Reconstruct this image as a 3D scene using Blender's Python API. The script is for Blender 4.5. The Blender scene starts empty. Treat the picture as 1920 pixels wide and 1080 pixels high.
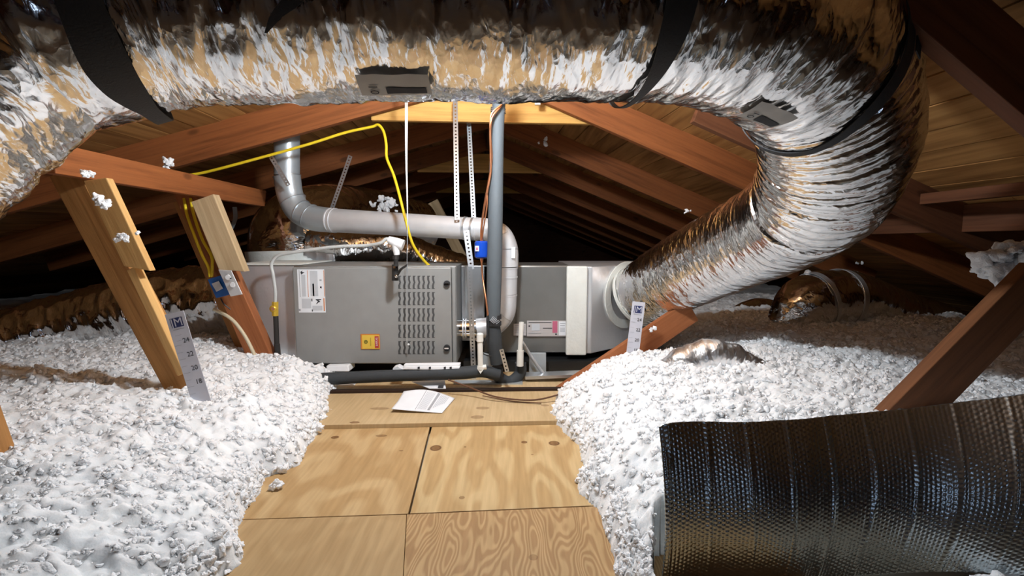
import bpy, math, random
import numpy as np
from mathutils import Vector, Matrix

random.seed(7)
RNG = np.random.default_rng(7)
S = bpy.context.scene
C = S.collection

# ------------------------------------------------------------------ camera, world, lights, exposure
F = 900.0            # focal length in pixels of the 1920 px wide frame
H = 0.75             # camera height above the plywood
TP = 0.1             # tangent of the downward pitch
PITCH = math.atan(TP)
cam_d = bpy.data.cameras.new('camera')
cam_d.sensor_width = 36.0
cam_d.lens = F / 1920 * 36
cam_d.clip_start = 0.02
cam_d.clip_end = 60
cam = bpy.data.objects.new('camera', cam_d)
C.objects.link(cam)
cam.location = (0, 0, H)
cam.rotation_euler = (math.pi / 2 - PITCH, 0, 0)
S.camera = cam

world = bpy.data.worlds.new('world')
S.world = world
world.use_nodes = True
world.node_tree.nodes['Background'].inputs[0].default_value = (0.02, 0.02, 0.025, 1)
world.node_tree.nodes['Background'].inputs[1].default_value = 0.02

def lamp(name, kind, loc, energy, color, size=0.05, rot=None):
    d = bpy.data.lights.new(name, kind)
    d.energy = energy
    d.color = color
    if kind == 'AREA':
        d.shape = 'RECTANGLE'; d.size = size; d.size_y = size * 0.7
    else:
        d.shadow_soft_size = size
    o = bpy.data.objects.new(name, d)
    C.objects.link(o)
    o.location = loc
    if rot is not None:
        o.rotation_euler = rot
    return o

lamp('work_lamp', 'POINT', (-0.12, 1.58, 1.45), 86, (0.85, 0.93, 1.0), 0.06)
lamp('rear_cool_light', 'AREA', (0.5, -1.9, 1.0), 1.5, (0.58, 0.74, 1.0), 0.46,  # unseen bluish source behind the camera, inferred from blue glints on the foil
     (math.radians(82), 0, math.radians(12)))

vs = S.view_settings
vs.view_transform = 'Standard'
vs.look = 'None'
vs.gamma = 1.0
vs.use_curve_mapping = False
vs.exposure = 0.0

# ------------------------------------------------------------------ measuring helpers
CP, SP = math.cos(PITCH), math.sin(PITCH)
def ray(px, py):
    x = (px - 960) / F; y = -(py - 540) / F
    return np.array([x, CP + y * SP, y * CP - SP])
def P(px, py, d):
    r = ray(px, py)
    return np.array([0, 0, H]) + r * (d / r[1])
def PZ(px, py, z):
    r = ray(px, py)
    return np.array([0, 0, H]) + r * ((z - H) / r[2])
def proj(p):
    p = np.asarray(p, float)
    v = p - np.array([0, 0, H])
    fw = v[..., 1] * CP - v[..., 2] * SP
    up = v[..., 1] * SP + v[..., 2] * CP
    return 960 + F * v[..., 0] / fw, 540 - F * up / fw, fw

# ------------------------------------------------------------------ numpy noise
def _h(ix, iy, iz, seed):
    n = (ix * 374761393 + iy * 668265263 + iz * 2147483647 + seed * 1274126177) & 0xffffffff
    n = ((n ^ (n >> 13)) * 1274126177) & 0xffffffff
    n = ((n ^ (n >> 16)) * 2246822519) & 0xffffffff
    return ((n ^ (n >> 15)) & 0xffffff) / float(0xffffff)
def vnoise(x, y, seed=0):
    x = np.asarray(x, float); y = np.asarray(y, float)
    ix = np.floor(x).astype(np.int64); iy = np.floor(y).astype(np.int64)
    fx = x - ix; fy = y - iy
    fx = fx * fx * (3 - 2 * fx); fy = fy * fy * (3 - 2 * fy)
    z = 0 * ix
    a = _h(ix, iy, z, seed); b = _h(ix + 1, iy, z, seed)
    c = _h(ix, iy + 1, z, seed); d = _h(ix + 1, iy + 1, z, seed)
    return (a * (1 - fx) + b * fx) * (1 - fy) + (c * (1 - fx) + d * fx) * fy
def fbm(x, y, oct=4, seed=0):
    s = 0; a = 1; t = 0
    for k in range(oct):
        s = s + a * vnoise(x * 2 ** k, y * 2 ** k, seed + k * 17); t += a; a *= 0.5
    return s / t
def ridged(x, y, oct=3, seed=0):
    s = 0; a = 1; t = 0
    for k in range(oct):
        s = s + a * (1 - np.abs(2 * vnoise(x * 2 ** k, y * 2 ** k, seed + k * 31) - 1)); t += a; a *= 0.5
    return s / t
def worley(x, y, seed=0):
    ix = np.floor(x).astype(np.int64); iy = np.floor(y).astype(np.int64)
    z = 0 * ix
    f1 = np.full(np.shape(x), 9.0); f2 = np.full(np.shape(x), 9.0)
    for dx in (-1, 0, 1):
        for dy in (-1, 0, 1):
            cx = ix + dx + _h(ix + dx, iy + dy, z, seed); cy = iy + dy + _h(ix + dx, iy + dy, z, seed + 99)
            d = np.hypot(cx - x, cy - y)
            f2 = np.where(d < f1, f1, np.minimum(f2, d)); f1 = np.minimum(f1, d)
    return f1, f2
def sstep(t):
    t = np.clip(t, 0, 1)
    return t * t * (3 - 2 * t)

# ------------------------------------------------------------------ materials
def new_mat(name):
    m = bpy.data.materials.new(name); m.use_nodes = True
    nt = m.node_tree; b = nt.nodes['Principled BSDF']
    return m, nt, b
def plain(name, col, rough=0.5, metal=0.0, spec=0.5, bump=0.0, bscale=200):
    m, nt, b = new_mat(name)
    b.inputs['Base Color'].default_value = (*col, 1)
    b.inputs['Roughness'].default_value = rough
    b.inputs['Metallic'].default_value = metal
    b.inputs['Specular IOR Level'].default_value = spec
    n = nt.nodes.new('ShaderNodeTexNoise'); n.inputs['Scale'].default_value = 14; n.inputs['Detail'].default_value = 5
    tc = nt.nodes.new('ShaderNodeTexCoord'); nt.links.new(tc.outputs['Object'], n.inputs['Vector'])
    mx = nt.nodes.new('ShaderNodeMix'); mx.data_type = 'RGBA'
    mx.inputs['A'].default_value = (*[c * 0.88 for c in col], 1); mx.inputs['B'].default_value = (*[min(1, c * 1.08) for c in col], 1)
    nt.links.new(n.outputs['Fac'], mx.inputs['Factor']); nt.links.new(mx.outputs['Result'], b.inputs['Base Color'])
    if bump:
        n2 = nt.nodes.new('ShaderNodeTexNoise'); n2.inputs['Scale'].default_value = bscale; n2.inputs['Detail'].default_value = 3
        nt.links.new(tc.outputs['Object'], n2.inputs['Vector'])
        bp = nt.nodes.new('ShaderNodeBump'); bp.inputs['Strength'].default_value = bump; bp.inputs['Distance'].default_value = 0.01
        nt.links.new(n2.outputs['Fac'], bp.inputs['Height']); nt.links.new(bp.outputs['Normal'], b.inputs['Normal'])
    return m
def ramp(nt, stops):
    r = nt.nodes.new('ShaderNodeValToRGB')
    while len(r.color_ramp.elements) < len(stops): r.color_ramp.elements.new(0.5)
    for e, (p, c) in zip(r.color_ramp.elements, stops):
        e.position = p; e.color = (*c, 1)
    return r
def wood(name, c1, c2, rough=0.65, stretch=(1.2, 26, 26), knots=True):
    m, nt, b = new_mat(name); L = nt.links
    tc = nt.nodes.new('ShaderNodeTexCoord')
    mp = nt.nodes.new('ShaderNodeMapping'); mp.inputs['Scale'].default_value = stretch
    oi = nt.nodes.new('ShaderNodeObjectInfo')
    ad = nt.nodes.new('ShaderNodeVectorMath'); ad.operation = 'ADD'
    sc = nt.nodes.new('ShaderNodeMath'); sc.operation = 'MULTIPLY'; sc.inputs[1].default_value = 37
    L.new(oi.outputs['Random'], sc.inputs[0])
    L.new(tc.outputs['Object'], ad.inputs[0]); L.new(sc.outputs[0], ad.inputs[1])
    L.new(ad.outputs[0], mp.inputs['Vector'])
    n = nt.nodes.new('ShaderNodeTexNoise'); n.inputs['Scale'].default_value = 1.6; n.inputs['Detail'].default_value = 7
    n.inputs['Roughness'].default_value = 0.62; n.inputs['Distortion'].default_value = 0.4
    L.new(mp.outputs[0], n.inputs['Vector'])
    r = ramp(nt, [(0.3, c2), (0.5, c1), (0.72, tuple(min(1, c * 1.25) for c in c1))])
    L.new(n.outputs['Fac'], r.inputs[0])
    out = r.outputs[0]
    if knots:
        mp2 = nt.nodes.new('ShaderNodeMapping'); mp2.inputs['Scale'].default_value = (2.6, 6, 6)
        L.new(ad.outputs[0], mp2.inputs['Vector'])
        v = nt.nodes.new('ShaderNodeTexVoronoi'); v.inputs['Scale'].default_value = 1.0
        L.new(mp2.outputs[0], v.inputs['Vector'])
        kr = ramp(nt, [(0.0, (0.25, 0.25, 0.25)), (0.09, (0.45, 0.45, 0.45)), (0.13, (1, 1, 1))])
        L.new(v.outputs['Distance'], kr.inputs[0])
        mx = nt.nodes.new('ShaderNodeMix'); mx.data_type = 'RGBA'; mx.blend_type = 'MULTIPLY'; mx.inputs['Factor'].default_value = 0.8
        L.new(out, mx.inputs['A']); L.new(kr.outputs[0], mx.inputs['B']); out = mx.outputs['Result']
    L.new(out, b.inputs['Base Color'])
    b.inputs['Roughness'].default_value = rough; b.inputs['Specular IOR Level'].default_value = 0.25
    bp = nt.nodes.new('ShaderNodeBump'); bp.inputs['Strength'].default_value = 0.35; bp.inputs['Distance'].default_value = 0.004
    L.new(n.outputs['Fac'], bp.inputs['Height']); L.new(bp.outputs['Normal'], b.inputs['Normal'])
    return m
def plywood(name, light, dark, rings=14.0, amt=0.6, seed=0.0, sx=3.0, sy=0.9, knots=()):
    m, nt, b = new_mat(name); L = nt.links
    tc = nt.nodes.new('ShaderNodeTexCoord')
    mp = nt.nodes.new('ShaderNodeMapping'); mp.inputs['Scale'].default_value = (sx, sy, 1); mp.inputs['Location'].default_value = (seed, seed * 1.7, 0)
    L.new(tc.outputs['Object'], mp.inputs['Vector'])
    n = nt.nodes.new('ShaderNodeTexNoise'); n.inputs['Scale'].default_value = 1.5; n.inputs['Detail'].default_value = 2.5; n.inputs['Roughness'].default_value = 0.42
    L.new(mp.outputs[0], n.inputs['Vector'])
    mu = nt.nodes.new('ShaderNodeMath'); mu.operation = 'MULTIPLY'; mu.inputs[1].default_value = rings
    L.new(n.outputs['Fac'], mu.inputs[0])
    fr = nt.nodes.new('ShaderNodeMath'); fr.operation = 'PINGPONG'; fr.inputs[1].default_value = 0.5
    L.new(mu.outputs[0], fr.inputs[0])
    r = ramp(nt, [(0.12, (0, 0, 0)), (0.34, (1, 1, 1))])
    L.new(fr.outputs[0], r.inputs[0])
    n2 = nt.nodes.new('ShaderNodeTexNoise'); n2.inputs['Scale'].default_value = 1.2; n2.inputs['Detail'].default_value = 4
    mp2 = nt.nodes.new('ShaderNodeMapping'); mp2.inputs['Scale'].default_value = (60, 4, 4)
    L.new(tc.outputs['Object'], mp2.inputs['Vector']); L.new(mp2.outputs[0], n2.inputs['Vector'])
    mf = nt.nodes.new('ShaderNodeMath'); mf.operation = 'MULTIPLY'; mf.inputs[1].default_value = amt
    L.new(r.outputs[0], mf.inputs[0])
    mx = nt.nodes.new('ShaderNodeMix'); mx.data_type = 'RGBA'
    mx.inputs['A'].default_value = (*light, 1); mx.inputs['B'].default_value = (*dark, 1)
    L.new(mf.outputs[0], mx.inputs['Factor'])
    fr2 = ramp(nt, [(0.3, (0.86, 0.84, 0.80)), (0.7, (1.06, 1.06, 1.06))])
    L.new(n2.outputs['Fac'], fr2.inputs[0])
    m2 = nt.nodes.new('ShaderNodeMix'); m2.data_type = 'RGBA'; m2.blend_type = 'MULTIPLY'; m2.inputs['Factor'].default_value = 1
    L.new(mx.outputs['Result'], m2.inputs['A']); L.new(fr2.outputs[0], m2.inputs['B'])
    out = m2.outputs['Result']
    for (kx, ky, rx, ry, strength) in knots:
        km = nt.nodes.new('ShaderNodeMapping'); km.vector_type = 'TEXTURE'
        km.inputs['Location'].default_value = (kx, ky, 0); km.inputs['Scale'].default_value = (rx, ry, 1)
        L.new(tc.outputs['Object'], km.inputs['Vector'])
        sepz = nt.nodes.new('ShaderNodeVectorMath'); sepz.operation = 'MULTIPLY'; sepz.inputs[1].default_value = (1, 1, 0)
        L.new(km.outputs[0], sepz.inputs[0])
        ln = nt.nodes.new('ShaderNodeVectorMath'); ln.operation = 'LENGTH'; L.new(sepz.outputs[0], ln.inputs[0])
        kr = ramp(nt, [(0.0, (0.3, 0.2, 0.13)), (0.6, (0.38, 0.25, 0.16)), (0.75, (0.16, 0.09, 0.05)), (0.86, (0.3, 0.18, 0.1)), (1.0, (1, 1, 1))])
        L.new(ln.outputs['Value'], kr.inputs[0])
        k2 = nt.nodes.new('ShaderNodeMix'); k2.data_type = 'RGBA'; k2.blend_type = 'MULTIPLY'; k2.inputs['Factor'].default_value = strength
        L.new(out, k2.inputs['A']); L.new(kr.outputs[0], k2.inputs['B']); out = k2.outputs['Result']
    L.new(out, b.inputs['Base Color'])
    b.inputs['Roughness'].default_value = 0.55; b.inputs['Specular IOR Level'].default_value = 0.3
    return m
def foil(name, rough=0.14, base=0.86, fine=0.5, su=18.0, sv=7.0, use_uv=True, dist=0.006, tint=(1, 1, 1)):
    m, nt, b = new_mat(name); L = nt.links
    tc = nt.nodes.new('ShaderNodeTexCoord')
    mp = nt.nodes.new('ShaderNodeMapping'); mp.inputs['Scale'].default_value = (su, sv, (su + sv) / 2)
    L.new(tc.outputs['UV' if use_uv else 'Object'], mp.inputs['Vector'])
    nz = nt.nodes.new('ShaderNodeTexNoise'); nz.inputs['Scale'].default_value = 0.8; nz.inputs['Detail'].default_value = 2
    L.new(mp.outputs[0], nz.inputs['Vector'])
    wm = nt.nodes.new('ShaderNodeMix'); wm.data_type = 'VECTOR'; wm.inputs['Factor'].default_value = 0.35
    L.new(mp.outputs[0], wm.inputs['A']); L.new(nz.outputs['Color'], wm.inputs['B'])
    ad = nt.nodes.new('ShaderNodeVectorMath'); ad.operation = 'ADD'
    L.new(mp.outputs[0], ad.inputs[0]); L.new(nz.outputs['Color'], ad.inputs[1])
    v1 = nt.nodes.new('ShaderNodeTexVoronoi'); v1.inputs['Scale'].default_value = 1.0
    v2 = nt.nodes.new('ShaderNodeTexVoronoi'); v2.inputs['Scale'].default_value = 2.7
    n3 = nt.nodes.new('ShaderNodeTexNoise'); n3.inputs['Scale'].default_value = 2.2; n3.inputs['Detail'].default_value = 4
    for v in (v1, v2, n3): L.new(ad.outputs[0], v.inputs['Vector'])
    a1 = nt.nodes.new('ShaderNodeMath'); a1.operation = 'MULTIPLY_ADD'; a1.inputs[1].default_value = 0.45
    L.new(v2.outputs['Distance'], a1.inputs[0]); L.new(v1.outputs['Distance'], a1.inputs[2])
    a2 = nt.nodes.new('ShaderNodeMath'); a2.operation = 'MULTIPLY_ADD'; a2.inputs[1].default_value = 0.45
    L.new(n3.outputs['Fac'], a2.inputs[0]); L.new(a1.outputs[0], a2.inputs[2])
    bp = nt.nodes.new('ShaderNodeBump'); bp.inputs['Strength'].default_value = fine; bp.inputs['Distance'].default_value = dist
    L.new(a2.outputs[0], bp.inputs['Height']); L.new(bp.outputs['Normal'], b.inputs['Normal'])
    b.inputs['Base Color'].default_value = (base * tint[0], base * tint[1], base * tint[2], 1)
    b.inputs['Metallic'].default_value = 1.0
    b.inputs['Roughness'].default_value = rough
    return m

M = {}
M['foil'] = foil('crinkled_foil', 0.15, 0.86, 0.6, 30, 15, True, 0.005)
M['foil_rib'] = foil('ribbed_foil', 0.2, 0.84, 0.5, 30, 6, True, 0.006)
M['foil_fine'] = foil('fine_foil', 0.13, 0.82, 0.45, 34, 14, True, 0.005)
M['foil_board'] = foil('foil_board', 0.3, 0.8, 0.25, 22, 22, False, 0.003)
M['foil_sheet'] = foil('bubble_foil', 0.27, 0.72, 0.22, 60, 60, True, 0.002, (0.86, 0.96, 1.0))
M['foil_board_uv'] = foil('dull_crumpled_foil', 0.34, 0.85, 0.5, 40, 25, True, 0.005)
M['galv'] = plain('galvanised_steel', (0.62, 0.65, 0.68), 0.32, 0.85, bump=0.05, bscale=60)
M['galv_spangle'] = foil('galvanised_spangle', 0.38, 0.62, 0.12, 60, 60, False, 0.002, (0.92, 0.97, 1.0))
_b = M['foil_board'].node_tree.nodes['Principled BSDF']; _b.inputs['Metallic'].default_value = 0.7; _b.inputs['Roughness'].default_value = 0.42; _b.inputs['Base Color'].default_value = (0.75, 0.77, 0.79, 1)
_b = M['galv_spangle'].node_tree.nodes['Principled BSDF']; _b.inputs['Metallic'].default_value = 0.5; _b.inputs['Base Color'].default_value = (0.5, 0.55, 0.58, 1)
M['pipe'] = plain('bright_vent_pipe', (0.74, 0.75, 0.77), 0.42, 0.45)
M['cabinet'] = plain('grey_cabinet_paint', (0.31, 0.31, 0.30), 0.42, 0.2)
M['cabinet_dark'] = plain('grey_coil_paint', (0.21, 0.21, 0.2), 0.3, 0.4)
M['slot'] = plain('louver_opening', (0.06, 0.06, 0.06), 0.7)
M['mastic'] = plain('white_duct_mastic', (0.72, 0.74, 0.70), 0.75, bump=0.25, bscale=60)
M['black_foam'] = plain('black_pipe_foam', (0.035, 0.04, 0.045), 0.75, bump=0.1, bscale=80)
M['grey_foam'] = plain('grey_pipe_foam', (0.085, 0.1, 0.112), 0.7, bump=0.1, bscale=80)
M['black'] = plain('black_plastic', (0.02, 0.02, 0.022), 0.45)
M['webbing'] = plain('black_webbing', (0.014, 0.014, 0.016), 0.6, bump=0.2, bscale=300)
M['pvc'] = plain('white_pvc', (0.78, 0.77, 0.72), 0.35)
M['white'] = plain('white_plastic', (0.82, 0.83, 0.84), 0.4)
M['paper'] = plain('white_paper', (0.8, 0.82, 0.85), 0.7)
M['ink'] = plain('grey_ink', (0.35, 0.36, 0.38), 0.8)
M['ink_light'] = plain('pale_ink', (0.55, 0.57, 0.6), 0.8)
M['ink_dark'] = plain('dark_ink', (0.03, 0.03, 0.035), 0.8)
M['navy'] = plain('navy_ink', (0.02, 0.03, 0.12), 0.7)
M['orange_ink'] = plain('orange_ink', (0.62, 0.23, 0.08), 0.7)
M['pink_ink'] = plain('pink_ink', (0.5, 0.12, 0.2), 0.7)
M['label_grey'] = plain('grey_label', (0.5, 0.47, 0.46), 0.6)
M['label_grey_foil'] = plain('grey_printed_film', (0.36, 0.35, 0.33), 0.5, 0.0)
M['ruler'] = plain('ruler_card', (0.6, 0.6, 0.66), 0.6)
M['yellow'] = plain('yellow_cable', (0.8, 0.58, 0.02), 0.45)
M['cream'] = plain('cream_cable', (0.68, 0.6, 0.42), 0.5)
M['blue_box'] = plain('blue_plastic', (0.01, 0.1, 0.36), 0.4)
M['blue_paint'] = plain('blue_enamel', (0.01, 0.06, 0.42), 0.18)
M['copper'] = plain('copper', (0.75, 0.32, 0.16), 0.3, 0.9)
M['brown_wire'] = plain('brown_wire', (0.11, 0.045, 0.02), 0.5)
M['brass'] = plain('yellow_brass', (0.75, 0.5, 0.06), 0.35, 0.5)
M['flexline'] = plain('grey_coated_tube', (0.58, 0.6, 0.59), 0.4, 0.2)
M['iron'] = plain('black_iron', (0.045, 0.042, 0.04), 0.45, 0.5)
M['chrome'] = plain('chrome', (0.8, 0.8, 0.8), 0.12, 1.0)
M['red_ink'] = plain('red_badge', (0.5, 0.03, 0.03), 0.4)
M['badge_yellow'] = plain('yellow_badge', (0.78, 0.52, 0.06), 0.4)
M['badge_rim'] = plain('orange_badge_rim', (0.6, 0.2, 0.03), 0.4)
M['green_ink'] = plain('olive_ink', (0.18, 0.17, 0.02), 0.6)
M['drywall'] = plain('attic_floor', (0.3, 0.26, 0.2), 0.9)
M['pan'] = plain('black_drain_pan', (0.012, 0.013, 0.014), 0.35)
M['fluff'] = plain('white_fibre', (0.88, 0.915, 0.96), 1.0, spec=0.0, bump=0.25, bscale=220)
_b = M['fluff'].node_tree.nodes['Principled BSDF']
_b.inputs['Subsurface Weight'].default_value = 0.9
_b.inputs['Subsurface Radius'].default_value = (1.0, 1.0, 1.0)
_b.inputs['Subsurface Scale'].default_value = 0.03
M['tuft'] = plain('loose_white_fibre', (0.93, 0.95, 0.98), 1.0, spec=0.0, bump=0.5, bscale=260)
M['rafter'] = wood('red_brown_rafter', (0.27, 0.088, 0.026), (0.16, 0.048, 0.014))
M['rafter_dark'] = wood('shaded_rafter', (0.12, 0.045, 0.02), (0.07, 0.025, 0.01))  # darker copy of the rafter wood, shade put into the colour
M['collar'] = wood('yellow_pine', (0.66, 0.36, 0.10), (0.5, 0.24, 0.06))
M['strut'] = wood('orange_pine', (0.40, 0.19, 0.06), (0.26, 0.11, 0.03))
M['strut_light'] = wood('light_pine', (0.62, 0.37, 0.14), (0.5, 0.27, 0.09))
M['strut_pale'] = wood('pale_weathered_pine', (0.52, 0.38, 0.22), (0.42, 0.29, 0.15))
M['strut_dark'] = wood('shaded_pine', (0.17, 0.065, 0.024), (0.10, 0.036, 0.013))  # pine darkened all over, the unlit broad face's shade is in the colour
M['strut_red'] = wood('red_pine', (0.34, 0.12, 0.045), (0.24, 0.075, 0.025))
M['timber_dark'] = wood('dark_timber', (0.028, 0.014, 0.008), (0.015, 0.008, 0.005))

# ------------------------------------------------------------------ mesh building
def basis(n, hint=(0, 0, 1)):
    n = np.asarray(n, float); n = n / np.linalg.norm(n)
    h = np.asarray(hint, float)
    if abs(np.dot(n, h)) > 0.97: h = np.array([1.0, 0, 0])
    a = np.cross(h, n); a /= np.linalg.norm(a)
    b = np.cross(n, a)
    return a, b, n
class Mesh:
    def __init__(s): s.v = []; s.f = []; s.n = 0
    def add(s, v, f):
        v = np.asarray(v, float).reshape(-1, 3)
        s.v.append(v); s.f += [tuple(i + s.n for i in q) for q in f]; s.n += len(v); return s
    def box(s, lo, hi):
        x0, y0, z0 = lo; x1, y1, z1 = hi
        return s.add([(x0,y0,z0),(x1,y0,z0),(x1,y1,z0),(x0,y1,z0),(x0,y0,z1),(x1,y0,z1),(x1,y1,z1),(x0,y1,z1)],
                     [(0,3,2,1),(4,5,6,7),(0,1,5,4),(1,2,6,5),(2,3,7,6),(3,0,4,7)])
    def hexa(s, quad, back):                       # front quad (4 pts) extruded by the vector back
        q = [np.asarray(p, float) for p in quad]; bk = np.asarray(back, float)
        return s.add(q + [p + bk for p in q], [(0,1,2,3),(7,6,5,4),(1,0,4,5),(2,1,5,6),(3,2,6,7),(0,3,7,4)])
    def prism(s, poly, back):
        q = [np.asarray(p, float) for p in poly]; n = len(q); bk = np.asarray(back, float)
        return s.add(q + [p + bk for p in q], [tuple(range(n)), tuple(range(2 * n - 1, n - 1, -1))] +
                     [((i + 1) % n, i, n + i, n + (i + 1) % n) for i in range(n)])
    def cyl(s, a, b, r, r2=None, seg=24, caps=True):
        a = np.asarray(a, float); b = np.asarray(b, float); r2 = r if r2 is None else r2
        u, w, _ = basis(b - a)
        t = np.arange(seg) / seg * 2 * math.pi
        ring = np.cos(t)[:, None] * u + np.sin(t)[:, None] * w
        f = [(i, (i + 1) % seg, seg + (i + 1) % seg, seg + i) for i in range(seg)]
        if caps: f += [tuple(range(seg - 1, -1, -1)), tuple(range(seg, 2 * seg))]
        return s.add(np.vstack([a + ring * r, b + ring * r2]), f)
    def ring(s, c, n, r0, r1, th, seg=32):         # flat washer
        u, w, nn = basis(n); c = np.asarray(c, float)
        t = np.arange(seg) / seg * 2 * math.pi
        rg = np.cos(t)[:, None] * u + np.sin(t)[:, None] * w
        v = np.vstack([c + rg * r0, c + rg * r1, c + rg * r0 + nn * th, c + rg * r1 + nn * th])
        f = []
        for i in range(seg):
            j = (i + 1) % seg
            f += [(seg*2+i, seg*3+i, seg*3+j, seg*2+j), (i, j, seg+j, seg+i), (seg+i, seg+j, seg*3+j, seg*3+i), (j, i, seg*2+i, seg*2+j)]
        return s.add(v, f)
    def sphere(s, c, r, sz=(1, 1, 1), nu=16, nv=10):
        v = []; f = []
        for j in range(nv + 1):
            th = math.pi * j / nv
            for i in range(nu):
                ph = 2 * math.pi * i / nu
                v.append((c[0] + r * sz[0] * math.sin(th) * math.cos(ph), c[1] + r * sz[1] * math.sin(th) * math.sin(ph), c[2] + r * sz[2] * math.cos(th)))
        for j in range(nv):
            for i in range(nu):
                k = (i + 1) % nu
                f.append((j * nu + i, (j + 1) * nu + i, (j + 1) * nu + k, j * nu + k))
        return s.add(v, f)
    def tube(s, pts, r, seg=12, n=None, caps=True, smooth=True):
        p = spline(pts, n or max(8, len(pts) * 8)) if smooth else np.asarray(pts, float)
        T, U, W = frames(p)
        rr = np.full(len(p), r) if np.isscalar(r) else np.interp(np.linspace(0, 1, len(p)), np.linspace(0, 1, len(r)), r)
        t = np.arange(seg) / seg * 2 * math.pi
        v = p[:, None, :] + rr[:, None, None] * (np.cos(t)[None, :, None] * U[:, None, :] + np.sin(t)[None, :, None] * W[:, None, :])
        f = []
        for i in range(len(p) - 1):
            for j in range(seg):
                k = (j + 1) % seg
                f.append((i * seg + j, i * seg + k, (i + 1) * seg + k, (i + 1) * seg + j))
        if caps:
            f += [tuple(range(seg - 1, -1, -1)), tuple((len(p) - 1) * seg + q for q in range(seg))]
        return s.add(v.reshape(-1, 3), f)
    def ribbon(s, pts, width, wdir, th=0.002, n=None, smooth=True):
        p = spline(pts, n or len(pts) * 8) if smooth else np.asarray(pts, float)
        k = len(p); wd = np.asarray(wdir, float)
        if wd.ndim == 1: wd = np.repeat(wd[None], k, 0)
        else:
            q = np.linspace(0, 1, len(wd)); wd = np.stack([np.interp(np.linspace(0, 1, k), q, wd[:, c]) for c in range(3)], 1)
        wd /= np.linalg.norm(wd, axis=1)[:, None]
        T = np.gradient(p, axis=0); T /= np.linalg.norm(T, axis=1)[:, None] + 1e-9
        N = np.cross(T, wd); N /= np.linalg.norm(N, axis=1)[:, None] + 1e-9
        wi = np.full(k, width) if np.isscalar(width) else np.interp(np.linspace(0, 1, k), np.linspace(0, 1, len(width)), width)
        a = wd * wi[:, None] / 2; b = N * th / 2
        v = np.stack([p - a - b, p + a - b, p + a + b, p - a + b], 1).reshape(-1, 3)
        f = [(0, 1, 2, 3), tuple(4 * (k - 1) + q for q in (3, 2, 1, 0))]
        for i in range(k - 1):
            for j in range(4):
                f.append((4*i+j, 4*(i+1)+j, 4*(i+1)+(j+1)%4, 4*i+(j+1)%4))
        return s.add(v, f)
    def build(s, name, mat, parent=None, smooth=False, bevel=0.0, label=None, origin=None, uv=None):
        v = np.vstack(s.v)
        if parent is not None:
            root = parent
            while root.parent is not None: root = root.parent
            org = np.array(root.location)
        else:
            org = np.array([(v[:, 0].min() + v[:, 0].max()) / 2, (v[:, 1].min() + v[:, 1].max()) / 2, v[:, 2].min()]) if origin is None else np.asarray(origin, float)
        me = bpy.data.meshes.new(name)
        me.from_pydata((v - org).tolist(), [], s.f)
        me.materials.append(mat if not isinstance(mat, str) else M[mat])
        if smooth:
            me.shade_smooth()
            try: me.set_sharp_from_angle(angle=math.radians(40))
            except Exception: pass
        o = bpy.data.objects.new(name, me); C.objects.link(o)
        if parent is not None: o.parent = parent
        else: o.location = org
        if bevel:
            md = o.modifiers.new('bevel', 'BEVEL'); md.width = bevel; md.segments = 2; md.limit_method = 'ANGLE'
        if label: o['label'] = label
        return o
def spline(pts, n):
    p = np.asarray(pts, float)
    if len(p) == 2: return p[0] + np.linspace(0, 1, max(2, n))[:, None] * (p[1] - p[0])
    e = np.vstack([2 * p[0] - p[1], p, 2 * p[-1] - p[-2]])
    t = np.zeros(len(e))
    for i in range(1, len(e)): t[i] = t[i-1] + max(1e-6, np.linalg.norm(e[i] - e[i-1])) ** 0.5
    out = []
    ss = np.linspace(t[1], t[-2], n)
    for s in ss:
        i = min(max(np.searchsorted(t, s, side='right') - 1, 1), len(e) - 3)
        P0, P1, P2, P3 = e[i-1], e[i], e[i+1], e[i+2]; a, b, c, d = t[i-1], t[i], t[i+1], t[i+2]
        A1 = (b-s)/(b-a)*P0+(s-a)/(b-a)*P1; A2 = (c-s)/(c-b)*P1+(s-b)/(c-b)*P2; A3 = (d-s)/(d-c)*P2+(s-c)/(d-c)*P3
        B1 = (c-s)/(c-a)*A1+(s-a)/(c-a)*A2; B2 = (d-s)/(d-b)*A2+(s-b)/(d-b)*A3
        out.append((c-s)/(c-b)*B1+(s-b)/(c-b)*B2)
    return np.array(out)
def frames(p):
    T = np.gradient(p, axis=0); T /= np.linalg.norm(T, axis=1)[:, None] + 1e-12
    u, w, _ = basis(T[0]); U = [u]
    for i in range(1, len(p)):
        q = U[-1] - T[i] * np.dot(U[-1], T[i]); q /= np.linalg.norm(q); U.append(q)
    U = np.array(U); W = np.cross(T, U)
    return T, U, W
def tag(o, label, cat, group=None, kind=None):
    if label: o['label'] = label
    if cat: o['category'] = cat
    if group: o['group'] = group
    if kind: o['kind'] = kind
    return o
def thing(name, label, cat, loc, group=None):
    o = bpy.data.objects.new(name, None); o.empty_display_size = 0.05
    C.objects.link(o); o.location = tuple(float(q) for q in loc)
    return tag(o, label, cat, group)
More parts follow.
